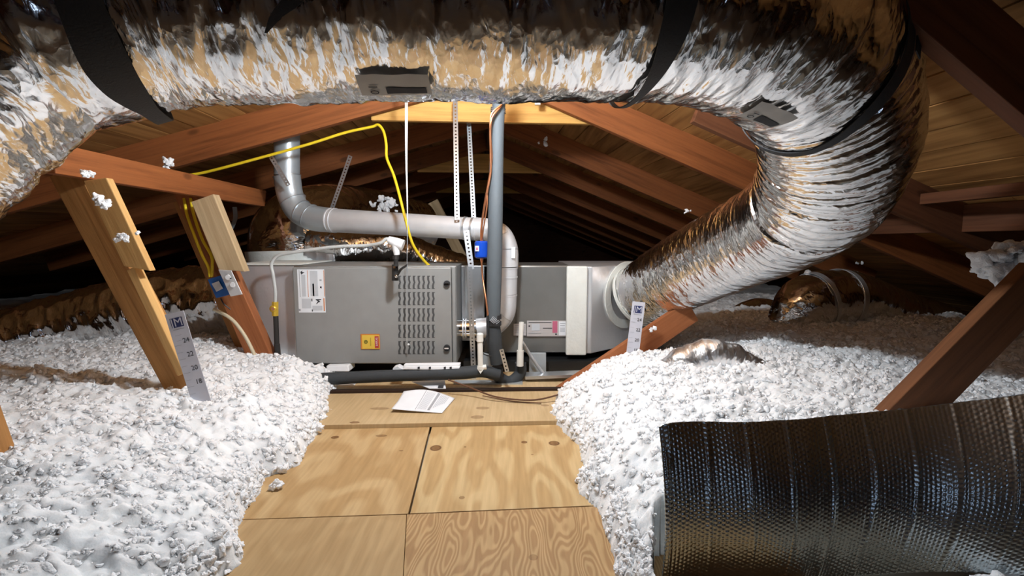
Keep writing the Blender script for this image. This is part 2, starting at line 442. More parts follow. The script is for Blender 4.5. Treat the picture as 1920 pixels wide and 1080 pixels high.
def grid_mesh(name, V, mat, parent=None, closed_v=False, uv=None, smooth=True, org=None):
    """V: (nu, nv, 3) array of points; uv: (nu, nv(+1), 2)"""
    nu, nv = V.shape[:2]
    idx = np.arange(nu * nv).reshape(nu, nv)
    if closed_v:
        j1 = np.roll(idx, -1, axis=1)
        q = np.stack([idx[:-1], j1[:-1], j1[1:], idx[1:]], -1).reshape(-1, 4)
    else:
        q = np.stack([idx[:-1, :-1], idx[:-1, 1:], idx[1:, 1:], idx[1:, :-1]], -1).reshape(-1, 4)
    if parent is not None:
        root = parent
        while root.parent is not None: root = root.parent
        o0 = np.array(root.location)
    else: o0 = np.zeros(3) if org is None else np.asarray(org, float)
    me = fast_mesh(name, V.reshape(-1, 3) - o0, q)
    if uv is not None:
        lay = me.uv_layers.new(name='UVMap')
        if closed_v:
            a = uv[:-1, :-1]; b = uv[:-1, 1:]; c = uv[1:, 1:]; d = uv[1:, :-1]
        else:
            a = uv[:-1, :-1]; b = uv[:-1, 1:]; c = uv[1:, 1:]; d = uv[1:, :-1]
        arr = np.stack([a, b, c, d], 2).reshape(-1)
        lay.data.foreach_set('uv', arr.astype(np.float32))
    me.materials.append(M[mat] if isinstance(mat, str) else mat)
    if smooth: me.shade_smooth()
    o = bpy.data.objects.new(name, me); C.objects.link(o)
    if parent is not None: o.parent = parent
    else: o.location = tuple(o0)
    return o
def fast_mesh(name, v, q):
    me = bpy.data.meshes.new(name)
    v = np.asarray(v, np.float32); q = np.asarray(q, np.int32); k = q.shape[1]
    me.vertices.add(len(v)); me.vertices.foreach_set('co', v.reshape(-1))
    me.loops.add(q.size); me.loops.foreach_set('vertex_index', q.reshape(-1))
    me.polygons.add(len(q)); me.polygons.foreach_set('loop_start', np.arange(0, q.size, k, dtype=np.int32))
    try: me.polygons.foreach_set('loop_total', np.full(len(q), k, dtype=np.int32))
    except Exception: pass
    me.update(calc_edges=True); me.validate()
    return me
def beam(name, a, b, w, h, mat, label, cat, group=None, up=(0, 0, 1), bevel=0.003, cut=None):
    """square timber from a to b; h along the projected 'up', w across; its own object with x along the grain"""
    a = np.asarray(a, float); b = np.asarray(b, float); L = np.linalg.norm(b - a)
    x = (b - a) / L; upv = np.asarray(up, float); z = upv - x * np.dot(upv, x); z /= np.linalg.norm(z); y = np.cross(z, x)
    m = Mesh()
    q = [(0, -w/2, -h/2), (L, -w/2, -h/2), (L, w/2, -h/2), (0, w/2, -h/2), (0, -w/2, h/2), (L, -w/2, h/2), (L, w/2, h/2), (0, w/2, h/2)]
    if cut: q = [(p[0] + (cut[0] * (p[2] / h + .5) if p[0] == 0 else cut[1] * (p[2] / h + .5)), p[1], p[2]) for p in q]
    m.add(q, [(0,3,2,1),(4,5,6,7),(0,1,5,4),(1,2,6,5),(2,3,7,6),(3,0,4,7)])
    o = m.build(name, mat, origin=(0, 0, 0), bevel=bevel)
    o.matrix_world = Matrix(((x[0], y[0], z[0], a[0]), (x[1], y[1], z[1], a[1]), (x[2], y[2], z[2], a[2]), (0, 0, 0, 1)))
    return tag(o, label, cat, group)
def text(body, size, org, right, up, mat, parent, name='lettering', depth=0.0006, squash=1.0, warp=None, align='CENTER'):
    cu = bpy.data.curves.new('t', 'FONT'); cu.body = body; cu.size = size; cu.align_x = align; cu.align_y = 'CENTER'
    cu.extrude = 0.0; cu.resolution_u = 2
    to = bpy.data.objects.new('t', cu); C.objects.link(to)
    me = to.to_mesh()
    v = np.array([tuple(q.co) for q in me.vertices]); f = [tuple(p.vertices) for p in me.polygons]
    to.to_mesh_clear(); bpy.data.objects.remove(to); bpy.data.curves.remove(cu)
    if len(v) == 0: return None
    right = np.asarray(right, float); up = np.asarray(up, float); n = np.cross(right, up)
    if warp is not None: w = warp(v[:, 0] * squash, v[:, 1])
    else: w = np.asarray(org, float) + v[:, :1] * squash * right + v[:, 1:2] * up + n * depth
    m = Mesh(); m.add(w, f)
    return m.build(name, mat, parent)

# ------------------------------------------------------------------ roof frame of reference
TH = math.radians(4.0)
AX = np.array([-math.sin(TH), math.cos(TH), 0]); LA = np.array([math.cos(TH), math.sin(TH), 0])
R0 = np.array([-0.095, 2.80, 0])
RZ = H + 0.885; SL, SR = 0.282, 0.40
def W(l, t, z): return R0 + LA * l + AX * t + np.array([0, 0, z])
def under(l): return RZ - (SL * -l if l < 0 else SR * l)
RD = 0.175

# roof boards: one ceiling mesh, boards running along the ridge with gaps between them
def roof():
    m = Mesh(); m2 = Mesh()
    bw = 0.135
    for side, sl in ((-1, SL), (1, SR)):
        n = int((RZ + 0.2) / sl / bw) + 1
        for i in range(n):
            l0 = i * bw + 0.003; l1 = (i + 1) * bw - 0.003
            jo = random.uniform(0, 0.004)
            for (t0, t1) in ((-5.0, random.uniform(-2.2, -0.6)), (None, random.uniform(0.5, 3.5)), (None, 9.5)):
                if t0 is None: t0 = last + 0.004
                z0 = RZ + RD - sl * l0 + jo; z1 = RZ + RD - sl * l1 + jo
                if z1 < -0.1: last = t1; continue
                a, b = W(side * l0, t0, z0), W(side * l1, t0, z1); c, d = W(side * l1, t1, z1), W(side * l0, t1, z0)
                m.hexa([a, b, c, d], (0, 0, 0.02)); last = t1
    return m
def board_mat():
    mt, nt, b = new_mat('roof_boards'); L = nt.links
    tc = nt.nodes.new('ShaderNodeTexCoord')
    geo = nt.nodes.new('ShaderNodeNewGeometry')
    mp = nt.nodes.new('ShaderNodeMapping'); mp.inputs['Scale'].default_value = (22, 1.3, 22)
    mp.inputs['Rotation'].default_value = (0, 0, -TH)
    L.new(tc.outputs['Object'], mp.inputs['Vector'])
    ad = nt.nodes.new('ShaderNodeVectorMath'); ad.operation = 'ADD'
    mu = nt.nodes.new('ShaderNodeMath'); mu.operation = 'MULTIPLY'; mu.inputs[1].default_value = 50
    L.new(geo.outputs['Random Per Island'], mu.inputs[0]); L.new(mu.outputs[0], ad.inputs[1]); L.new(mp.outputs[0], ad.inputs[0])
    n = nt.nodes.new('ShaderNodeTexNoise'); n.inputs['Scale'].default_value = 1.2; n.inputs['Detail'].default_value = 6
    L.new(ad.outputs[0], n.inputs['Vector'])
    r = ramp(nt, [(0.3, (0.22, 0.10, 0.03)), (0.55, (0.40, 0.20, 0.065)), (0.75, (0.48, 0.26, 0.09))])
    L.new(n.outputs['Fac'], r.inputs[0])
    r2 = ramp(nt, [(0.0, (0.7, 0.65, 0.6)), (1.0, (1.15, 1.15, 1.15))]); L.new(geo.outputs['Random Per Island'], r2.inputs[0])
    mx = nt.nodes.new('ShaderNodeMix'); mx.data_type = 'RGBA'; mx.blend_type = 'MULTIPLY'; mx.inputs['Factor'].default_value = 1
    L.new(r.outputs[0], mx.inputs['A']); L.new(r2.outputs[0], mx.inputs['B'])
    L.new(mx.outputs['Result'], b.inputs['Base Color'])
    b.inputs['Roughness'].default_value = 0.7; b.inputs['Specular IOR Level'].default_value = 0.2
    return mt
o = roof().build('ceiling', board_mat(), origin=(0, 0, 0)); o['kind'] = 'structure'
m = Mesh(); m.box((-7, -2.6, -0.10), (6, 12.4, -0.03))
o = m.build('floor', 'drywall'); o['kind'] = 'structure'
for nm, t in (('wall_back', 9.4), ('wall_front', -4.9)):
    m = Mesh(); pts = [W(-6.6, t, -0.05), W(4.6, t, -0.05), W(4.6, t, 0.0), W(0, t, RZ + RD + 0.01), W(-6.6, t, 0.0)]
    m.prism(pts, AX * 0.05)
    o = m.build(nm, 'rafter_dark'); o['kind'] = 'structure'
# ------------------------------------------------------------------ timbers
L_T = [0.0, 1.12, 2.08, 3.15, 4.2, 5.3, 6.4, 7.5]
ords = ['nearest', 'second', 'third', 'fourth', 'fifth', 'sixth', 'seventh', 'eighth']
for i, t in enumerate(L_T):
    lend = -4.2
    beam('rafter', W(-0.02, t, under(0) + RD / 2), W(lend, t, under(lend) + RD / 2), 0.04, RD, 'rafter',
         f'{ords[i]} rafter on the left roof slope behind the foil duct' if i else 'large lit red-brown rafter at left with the yellow cable running under it',
         'rafter', 'rafters of the left roof slope')
    lend = 3.3
    beam('rafter', W(0.02, t, under(0) + RD / 2), W(lend, t, under(lend) + RD / 2), 0.04, RD, 'rafter',
         f'{ords[i]} rafter of the right roof slope counted from the flue', 'rafter', 'rafters of the right roof slope')
beam('rafter', W(-0.1, -1.15, under(0) + RD / 2), W(-3.6, -1.15, under(-3.6) + RD / 2), 0.04, RD, 'rafter', 'rafter above the left end of the big foil duct', 'rafter', 'rafters of the left roof slope')
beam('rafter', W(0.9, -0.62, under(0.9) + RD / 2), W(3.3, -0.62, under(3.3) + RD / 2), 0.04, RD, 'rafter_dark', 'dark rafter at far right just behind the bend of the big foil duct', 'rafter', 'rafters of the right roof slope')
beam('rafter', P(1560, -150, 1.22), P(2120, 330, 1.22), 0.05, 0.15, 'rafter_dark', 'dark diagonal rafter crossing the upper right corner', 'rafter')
for t, lab in ((0.045, 'bright yellow pine collar tie directly under the foil duct'), (2.13, 'second collar tie, yellow pine, farther back behind the flue straps'), (4.25, 'third collar tie, dim and far back')):
    z = H + 0.79
    l0 = -(RZ - z) / SL - 0.55; l1 = (RZ - z) / SR + 0.42
    zt = RZ + 0.12
    m = Mesh()
    zb = H + 0.675
    lb0, lb1 = -0.70, 0.68
    q = [W(lb0 + 0.02, t, zb), W(lb1, t, zb), W(lb1 - 0.0, t, zb + 0.05), W(0.25, t, zb + 0.17), W(-0.25, t, zb + 0.17), W(lb0 + 0.02, t, zb + 0.05)]
    a0 = W(lb0, t, zb); org = a0
    mm = Mesh(); loc = [(0, 0, 0), (lb1 - lb0, 0, 0), (lb1 - lb0, 0, 0.055), (lb1 - lb0 - 0.3, 0, 0.185), (0.38, 0, 0.185), (0, 0, 0.055)]
    mm.prism(loc, (0, 0.038, 0))
    o = mm.build('collar_tie', 'collar', origin=(0, 0, 0), bevel=0.002)
    x, y = LA, AX
    o.matrix_world = Matrix(((x[0], y[0], 0, a0[0]), (x[1], y[1], 0, a0[1]), (0, 0, 1, a0[2]), (0, 0, 0, 1)))
    tag(o, lab, 'collar tie', 'collar ties across the rafters')
m = Mesh(); 
beam('ridge_board', W(0, 0.1, RZ + 0.09), W(0, 9.3, RZ + 0.09), 0.03, 0.16, 'rafter_dark', 'ridge board running back along the peak of the roof', 'ridge board')

# left purlin and its struts
beam('purlin', P(90, 296, 1.60), P(490, 372, 3.05), 0.04, 0.10, 'rafter', 'red-brown purlin sloping past the top of both left struts, sawn end at the flue', 'purlin', cut=(0, 0.03))
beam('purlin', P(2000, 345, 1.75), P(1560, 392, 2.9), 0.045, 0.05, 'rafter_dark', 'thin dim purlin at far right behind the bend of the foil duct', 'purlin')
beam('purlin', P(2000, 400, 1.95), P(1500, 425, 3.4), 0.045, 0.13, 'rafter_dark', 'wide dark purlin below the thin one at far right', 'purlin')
UPX = np.array([0.9, 0, 0.45])
s1a, s1b = P(130, 322, 1.80), P(372, 775, 1.80)
beam('strut', s1a, s1b, 0.06, 0.105, 'strut', 'tall leaning brown strut at left beside the depth ruler', 'strut', up=(1, 0, 0.5))
def offs(a, b, k): return a + (b - a) * k
beam('strut_cleat', P(182, 332, 1.72), P(257, 491, 1.72), 0.03, 0.08, 'strut_light', 'light pine cleat with tufts nailed on the upper half of the tall left strut', 'cleat', up=(1, 0, 0.5), cut=(0.02, 0.05))
beam('strut_cleat', P(252, 503, 1.73), P(346, 700, 1.73), 0.04, 0.03, 'strut_light', 'narrow pale strip standing for the lit lower right edge of the tall left strut', 'cleat', up=(1, 0, 0.5))  # added strip, its lighter colour imitates the strut's lamplit side face
beam('strut', P(352, 355, 2.47), P(506, 700, 2.42), 0.06, 0.12, 'strut_red', 'reddish strut carrying the blue outlet box left of the furnace', 'strut', up=(1, 0, 0.5))
beam('strut_cleat', P(385, 372, 2.36), P(436, 498, 2.36), 0.05, 0.115, 'strut_pale', 'pale weathered cleat on the upper half of the strut with the outlet box', 'cleat', up=(1, 0, 0.5), cut=(0.0, 0.05))
beam('strut', P(345, 375, 2.56), P(480, 690, 2.52), 0.05, 0.09, 'strut', 'brown board behind the yellow cables left of the outlet box', 'strut', up=(1, 0, 0.5))
beam('strut', P(-255, 250, 1.15), P(-15, 905, 1.15), 0.06, 0.11, 'strut', 'strut cut off by the left edge of the photo', 'strut', up=(1, 0, 0.4))
# right struts
beam('strut', P(1030, 762, 2.30), P(1296, 582, 2.50), 0.04, 0.12, 'strut_red', 'red-brown strut rising in front of the right end of the supply plenum', 'strut', up=(-0.5, 0, 1))
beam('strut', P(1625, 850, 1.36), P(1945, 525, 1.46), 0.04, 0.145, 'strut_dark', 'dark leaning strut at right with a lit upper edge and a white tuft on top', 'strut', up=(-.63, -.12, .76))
beam('strut', P(812, 378, 4.6), P(880, 510, 4.6), 0.05, 0.1, 'strut_pale', 'short pale strut far back behind the flue pipe', 'strut', up=(1, 0, 0.5))

# ------------------------------------------------------------------ plywood deck
DR = math.radians(2.0)
def sheet(name, quad_px, z, th, mat, label):
    pts = [PZ(px, py, z) for px, py in quad_px]
    m = Mesh(); m.hexa(pts[::-1], (0, 0, -th))
    o = m.build(name, mat, bevel=0.0015, origin=(0, 0, 0)); return tag(o, label, 'plywood sheet', 'plywood deck sheets')
def kn(px, py, z, rx, ry, s=0.9):
    p = PZ(px, py, z); return (p[0], p[1], rx, ry, s)
PLb = ((0.56, 0.415, 0.235), (0.47, 0.32, 0.155))
M['ply_back'] = plywood('plywood_pale', *PLb, rings=6, amt=0.35, seed=3.1, sx=1.0, sy=1.0,
    knots=[kn(712, 766, .018, .045, .016, .5), kn(665, 792, .018, .022, .012, .8), kn(905, 765, .018, .032, .018, .5), kn(895, 782, .018, .03, .02, .5), kn(1022, 760, .018, .02, .012, .5)])
M['ply_left'] = plywood('plywood_left', (0.54, 0.375, 0.19), (0.42, 0.26, 0.11), rings=6, amt=0.75, seed=5.3, sx=2.6, sy=1.2,
    knots=[kn(628, 820, 0, .016, .014), kn(715, 817, 0, .024, .012, .6), kn(752, 845, 0, .008, .006, .6)])
M['ply_right'] = plywood('plywood_right', (0.57, 0.41, 0.21), (0.44, 0.28, 0.12), rings=7, amt=0.8, seed=9.9, sx=4.2, sy=1.0,
    knots=[kn(817, 840, 0, .022, .026), kn(983, 829, 0, .012, .012), kn(1039, 831, 0, .022, .022), kn(872, 838, 0, .005, .005), kn(866, 933, 0, .009, .009, .6), kn(998, 852, 0, .005, .005, .6)])
M['ply_near_left'] = plywood('plywood_near_left', (0.47, 0.32, 0.16), (0.39, 0.245, 0.11), rings=9, amt=0.35, seed=12.7, sx=3.2, sy=1.6)
M['ply_near_right'] = plywood('plywood_near_right', (0.50, 0.33, 0.16), (0.33, 0.185, 0.08), rings=30, amt=0.75, seed=21.2, sx=6.0, sy=1.3, knots=[kn(1000, 1045, 0, .012, .012, .4)])
sheet('plywood_sheet', [(380, 801), (1330, 783), (1250, 690), (500, 700)], 0.018, 0.018, 'ply_back', 'pale top plywood sheet under the loose paper, overlapping the next sheets')
sheet('plywood_sheet', [(200, 982), (765, 963), (812, 775), (330, 785)], 0.0, 0.018, 'ply_left', 'left middle plywood sheet with blotchy grain, left of the open seam')
sheet('plywood_sheet', [(769, 962.5), (1420, 934), (1300, 768), (816, 775)], 0.0, 0.018, 'ply_right', 'right middle plywood sheet with two large knots')
sheet('plywood_sheet', [(-60, 1400), (738, 1400), (762, 964.5), (180, 983.5)], 0.0, 0.018, 'ply_near_left', 'nearest plywood sheet at lower left with faint grain')
sheet('plywood_sheet', [(739, 1400), (1700, 1400), (1440, 935), (763, 964.2)], 0.0, 0.018, 'ply_near_right', 'nearest plywood sheet at lower right with strong wavy grain')

# ------------------------------------------------------------------ flexible foil ducts
class Duct:
    def __init__(s, pts, rad, step=0.006, seg=180):
        p = np.array([P(*q) for q in pts])
        d = spline(p, 400); L = np.r_[0, np.cumsum(np.linalg.norm(np.diff(d, axis=0), axis=1))]
        s.L = L[-1]; n = int(s.L / step)
        s.u = np.linspace(0, s.L, n)
        s.p = np.stack([np.interp(s.u, L, d[:, c]) for c in range(3)], 1)
        s.T, s.U, s.W = frames(s.p)
        tt = np.r_[0, np.cumsum(np.linalg.norm(np.diff(p, axis=0), axis=1) ** 0.5)]; tt /= tt[-1]
        kk = np.interp(s.u, L, np.linspace(0, 1, 400))
        s.r = np.interp(kk, tt, rad)
        s.seg = seg
        s.v = np.arange(seg) / seg * 2 * math.pi
        s.U0 = s.U; s.base = s.surf_grid(0)
        s.px, s.py, s.fw = proj(s.base)
        nrm = s.base - s.p[:, None, :]
        s.face = ((s.base - np.array([0, 0, H])) * nrm).sum(-1) < 0
        s.knot_px = None
    def surf_grid(s, off):
        r = s.r[:, None] + off
        return s.p[:, None, :] + r[..., None] * (np.cos(s.v)[None, :, None] * s.U[:, None, :] + np.sin(s.v)[None, :, None] * s.W[:, None, :])
    def find(s, px, py):
        d = (s.px - px) ** 2 + (s.py - py) ** 2 + np.where(s.face, 0, 1e7)
        i, j = np.unravel_index(np.argmin(d), d.shape)
        return s.u[i], s.v[j]
    def at(s, u, v, off=0.0):
        u = np.atleast_1d(u); v = np.atleast_1d(v)
        g = lambda a: np.stack([np.interp(u, s.u, a[:, c]) for c in range(3)], 1)
        p, U, Wv = g(s.p), g(s.U), g(s.W); r = np.interp(u, s.u, s.r) + off
        return p + r[:, None] * (np.cos(v)[:, None] * U + np.sin(v)[:, None] * Wv)
    def build(s, name, mat, parent, disp):
        uu, vv = np.meshgrid(s.u, s.v, indexing='ij')
        off = disp(uu, vv * s.r.mean(), s)
        # blend the displacement across the seam of the angle
        a = s.v / (2 * math.pi); off2 = disp(uu, (vv - 2 * math.pi) * s.r.mean(), s)
        w = sstep((a - 0.85) / 0.15)[None, :]
        off = off * (1 - w) + off2 * w
        V = s.surf_grid(off)
        ve = np.r_[s.v, 2 * math.pi]
        uv = np.stack(np.meshgrid(s.u, ve * s.r.mean(), indexing='ij'), -1)
        return grid_mesh(name, V, mat, parent, closed_v=True, uv=uv)
    def band(s, m, u0, width, off=0.012, th=0.003, v0=0, v1=2 * math.pi, n=96, slant=0.0):
        vs_ = np.linspace(v0, v1, n)
        us = u0 + slant * np.sin(vs_ - v0)
        a = s.at(us - width / 2, vs_, off); b = s.at(us + width / 2, vs_, off)
        a2 = s.at(us - width / 2, vs_, off + th); b2 = s.at(us + width / 2, vs_, off + th)
        V = np.stack([a, b, b2, a2], 1).reshape(-1, 3)
        f = []
        for i in range(n - 1):
            for j in range(4):
                f.append((4*i+j, 4*i+(j+1)%4, 4*(i+1)+(j+1)%4, 4*(i+1)+j))
        m.add(V, f); return m

big = Duct([(-520, 420, 0.78), (-250, 195, 0.88), (-100, 95, 0.95), (0, 35, 1.0), (140, 12, 1.05), (300, -14, 1.11), (600, -10, 1.18), (900, -8, 1.20),
            (1150, -6, 1.22), (1335, 18, 1.26), (1475, 80, 1.34), (1545, 165, 1.45), (1565, 270, 1.58), (1532, 365, 1.76), (1460, 422, 2.02), (1370, 466, 2.28), (1280, 510, 2.52), (1196, 555, 2.79)],
           [0.235] * 9 + [0.23, 0.22, 0.212, 0.212, 0.21, 0.205, 0.202, 0.198, 0.178], step=0.0055, seg=220)
u_el, _ = big.find(1560, 270); u_el2, _ = big.find(1500, 430)
def big_disp(u, w, s):
    o = 0
    # crumpled vapour jacket: creases that run around the duct, short lengthwise kinks
    warp = 0.03 * (fbm(u * 7, w * 5, 3, 5) - 0.5)
    c1 = ridged((u + warp) * 17, w * 4.2, 3, 11)
    c2 = ridged((u + warp) * 34, w * 11 + 3, 2, 23)
    f1, f2 = worley((u + warp) * 15, w * 7.5, 41)
    c3 = ridged((u + w * 0.35) * 21 + 5, (w - u * .4) * 9, 3, 63)
    h1, h2 = worley((u + warp) * 32, w * 19, 91)
    o = (0.35 + 0.9 * fbm(u * 4, w * 4, 2, 33)) * (0.012 * (c1 - 0.5) + 0.0035 * (c2 - 0.5) + 0.010 * (f1 - 0.4) + 0.006 * (c3 - .5) + 0.0025 * (h1 - .4))
    o += 0.014 * (fbm(u * 3.0, w * 3.0, 2, 77) - 0.5)
    mid = sstep((u - (u_el - 0.12)) / 0.1) * (1 - sstep((u - u_el2) / 0.12))
    rib = 0.009 * np.abs(np.sin((u + 0.25 * warp) / 0.034 * math.pi)) ** 0.7 + 0.007 * (ridged(u * 26, w * 3.0, 2, 9) - 0.5) + 0.006 * (f1 - 0.4)
    low = sstep((u - u_el2) / 0.12)
    fine = 0.005 * (ridged(u * 30, w * 9, 2, 61) - 0.5) + 0.005 * (ridged((u + w * 0.3) * 14, w * 6, 2, 15) - 0.5)
    groove = -0.022 * np.exp(-((u - u_el2 - 0.10 + 0.02 * np.sin(w * 4)) / 0.010) ** 2)
    return o * (1 - mid) * (1 - low) + rib * mid + fine * low * (1 - mid) + groove
t = thing('flexible_duct', 'large silver foil flexible duct crossing overhead and bending down to the supply plenum at right', 'flexible duct', big.p[len(big.p)//2] - np.array([0, 0, 0.3]))
big.build('foil_jacket', 'foil', t, big_disp)
m = Mesh()
uc, _ = big.find(1225, 548)
big.band(m, big.L - 0.012, 0.022, off=0.003, th=0.004)
m.build('duct_collar', 'mastic', t, smooth=True, label='white mastic collar at the plenum end')
# printed labels on the jacket, with the R value digits
def duct_label(D, px, py, du, dv, flip, txt):
    u0, v0 = D.find(px, py); rr = D.r.mean()
    def patch(name, a0, a1, b0, b1, off, mat):
        ua = np.linspace(a0, a1, 26); vb = np.linspace(b0, b1, 14)
        A, B = np.meshgrid(ua, vb, indexing='ij')
        V = D.at((u0 + A).ravel(), (v0 + B / rr).ravel(), off + 0.0).reshape(26, 14, 3)
        jit = (fbm(A * 25, B * 25, 2, 3) - 0.5)[..., None] * 0.006
        n = V - np.stack([np.interp((u0 + A).ravel(), D.u, D.p[:, c]) for c in range(3)], 1).reshape(26, 14, 3)
        V = V + n / np.linalg.norm(n, axis=-1)[..., None] * jit
        uv = np.stack([A, B], -1)
        return grid_mesh(name, V, mat, t, uv=uv)
    s = flip
    patch('printed_label', -du / 2, du / 2, -dv / 2, dv / 2, 0.011, 'label_grey_foil')
    patch('label_panel', -du * 0.12, du / 2 - 0.01, *( (0.004, dv / 2 - 0.008) if s > 0 else (-dv / 2 + 0.008, -0.004)), 0.013, 'ink_dark')
    def warp(x, y):
        return D.at(u0 - du * 0.3 + y * 0.9, v0 + s * (x + dv * 0.12) / rr, 0.0145)
    text(txt, 0.034, None, (1, 0, 0), (0, 1, 0), 'ink_dark', t, warp=warp)
duct_label(big, 738, 155, 0.165, 0.062, 1, '10')
duct_label(big, 1440, 212, 0.15, 0.075, 1, '10')

# black hanger straps round the big duct, each laid through points on its surface
def hanger(pxs, widths, label, full=True, tails=True):
    q = [big.find(*p) for p in pxs]
    u = np.array([a for a, b in q]); v = np.unwrap([b for a, b in q])
    if v[-1] < v[0]: pass
    o_ = np.argsort(v); u, v = u[o_], v[o_]; w = np.array(widths)[o_]
    sl = np.clip((u[1] - u[0]) / (v[1] - v[0] + 1e-6), -.3, .3); sl2 = np.clip((u[-1] - u[-2]) / (v[-1] - v[-2] + 1e-6), -.3, .3)
    ext = (2 * math.pi - (v[-1] - v[0])) / 2 if full else 0.0
    lo, hi = v[0] - ext, v[-1] + ext
    um = (u[0] + u[-1]) / 2 - (sl - sl2) * 0
    kv = np.r_[lo, v[0] - min(ext, .35), v, v[-1] + min(ext, .35), hi] if full else v
    ku = np.r_[um, u[0] - sl * .2, u, u[-1] + sl2 * .2, um] if full else u
    kw = np.r_[w[0], w[0], w, w[-1], w[-1]] if full else w
    vs_ = np.linspace(lo, hi, 120); us = np.interp(vs_, kv, ku); ws = np.interp(vs_, kv, kw)
    ker = np.ones(9) / 9; pad = np.r_[[us[0]] * 4, us, [us[-1]] * 4]; us = np.convolve(pad, ker, 'valid')
    m = Mesh(); R4 = []
    for off in (0.013, 0.016):
        R4 += [big.at(us - ws / 2, vs_, off), big.at(us + ws / 2, vs_, off)]
    V = np.stack([R4[0], R4[1], R4[3], R4[2]], 1).reshape(-1, 3); n = 120
    f = [(4*i_+j_, 4*i_+(j_+1)%4, 4*(i_+1)+(j_+1)%4, 4*(i_+1)+j_) for i_ in range(n - 1) for j_ in range(4)]
    m.add(V, f)
    if tails:
        u0 = um; i = np.argmin(abs(big.u - u0)); T = big.T[i]
        side = np.cross(T, (0, 0, 1)); side /= np.linalg.norm(side); c = big.p[i]; r = big.r[i] + 0.016
        for sg in (-1, 1):
            a = c + side * sg * r; zt = under((a - R0).dot(LA)) + RD * 0.5
            if zt > a[2] + 0.02:
                m.ribbon([a - np.array([0, 0, 0.02]), a * 0.5 + 0.5 * np.array([a[0], a[1], zt]), np.array([a[0], a[1], zt])], w[0] * 0.95, T, 0.003, n=6)
    return tag(m.build('hanger_strap', 'webbing', smooth=True), label, 'hanger strap', 'black straps slung under the big foil duct')
hanger([(158, 4), (178, 60), (205, 115), (240, 165), (278, 196)], [.062, .062, .06, .05, .03], 'leftmost wide black strap around the overhead foil duct')
hanger([(552, 3), (538, 14), (520, 32), (500, 56)], [.05, .04, .025, .006], 'narrow black strap end against the duct at top, second from left', full=False, tails=False)
hanger([(1276, 3), (1262, 50), (1245, 100), (1222, 145), (1192, 176)], [.062, .06, .045, .03, .015], 'wide black strap around the duct to the right of the flue, third from left')
hanger([(1695, 40), (1688, 110), (1658, 165), (1610, 220), (1548, 268)], [.035, .038, .04, .038, .03], 'black strap around the bend of the foil duct at upper right')

def soft_disp(a1, a2, fu=22, fw=6, sd=3):
    def f(u, w, s):
        return a1 * (ridged(u * fu, w * fw, 3, sd) - 0.5) + a2 * (worley(u * fu * .8, w * fw * 1.4, sd + 5)[0] - 0.4) + a1 * 1.5 * (fbm(u * 3, w * 3, 2, sd + 9) - .5)
    return f
def duct(pts, rad, label, mat='foil_fine', a1=0.006, a2=0.006, step=0.009, seg=120, fu=26, fw=7, sd=3, name='flexible_duct'):
    D = Duct(pts, rad, step, seg)
    c = D.p[len(D.p)//2]
    t = thing(name, label, 'flexible duct', c - np.array([0, 0, max(rad)]))
    D.build('foil_jacket', mat, t, soft_disp(a1, a2, fu, fw, sd)); return D, t
D1, t1 = duct([(-420, 760, 2.35), (-150, 690, 2.5), (0, 655, 2.62), (200, 605, 2.78), (350, 572, 2.84), (452, 566, 2.85)], [0.2, 0.2, 0.2, 0.21, 0.215, 0.2],
              'brown-reflecting foil duct lying in the insulation behind the tall left strut', a1=0.02, a2=0.018, fu=20, fw=8)
D2, t2 = duct([(560, 520, 3.36), (560, 445, 3.38), (600, 424, 3.5), (660, 418, 3.75), (780, 430, 4.4)], [0.30, 0.30, 0.29, 0.28, 0.26],
              'dome-shaped foil duct elbow rising behind the furnace under the flue', a1=0.008, a2=0.008, sd=13)
m = Mesh(); D2.band(m, 0.13, 0.10, off=0.012, th=0.006); m.build('mastic_collar', 'mastic', t2, smooth=True, label='white mastic collar')
D3, t3 = duct([(575, 460, 3.16), (640, 466, 3.22), (720, 466, 3.34), (800, 490, 3.5), (900, 520, 3.6)], [0.10, 0.13, 0.14, 0.13, 0.12],
              'dark wrinkled foil duct lying behind the furnace top, right of the dome', a1=0.008, a2=0.008, sd=23)
D4, t4 = duct([(1235, 715, 2.02), (1285, 680, 2.0), (1345, 668, 1.98), (1400, 684, 1.97), (1452, 716, 1.96)], [0.055, 0.068, 0.066, 0.05, 0.015],
              'small crumpled foil duct end poking out of the right insulation pile', mat='foil_board_uv', a1=0.016, a2=0.014, step=0.005, seg=60, sd=33)
D5, t5 = duct([(1470, 620, 3.0), (1510, 572, 3.0), (1570, 562, 3.05), (1670, 590, 3.2), (1800, 625, 3.4)], [0.12, 0.17, 0.19, 0.18, 0.16],
              'half-buried foil duct with two shiny tape bands far right behind the insulation', a1=0.009, a2=0.009, sd=43, fu=20)
m = Mesh(); D5.band(m, D5.find(1570, 560)[0], 0.02, off=0.006, th=0.003); D5.band(m, D5.find(1625, 570)[0], 0.03, off=0.006, th=0.003); m.build('foil_tape', 'foil_board', t5, smooth=True)
D6, t6 = duct([(1370, 600, 3.5), (1420, 585, 3.5), (1480, 600, 3.6), (1540, 640, 3.6)], [0.08, 0.1, 0.1, 0.09],
              'low foil duct hump in the insulation below the big duct leg', a1=0.004, a2=0.004, sd=53)

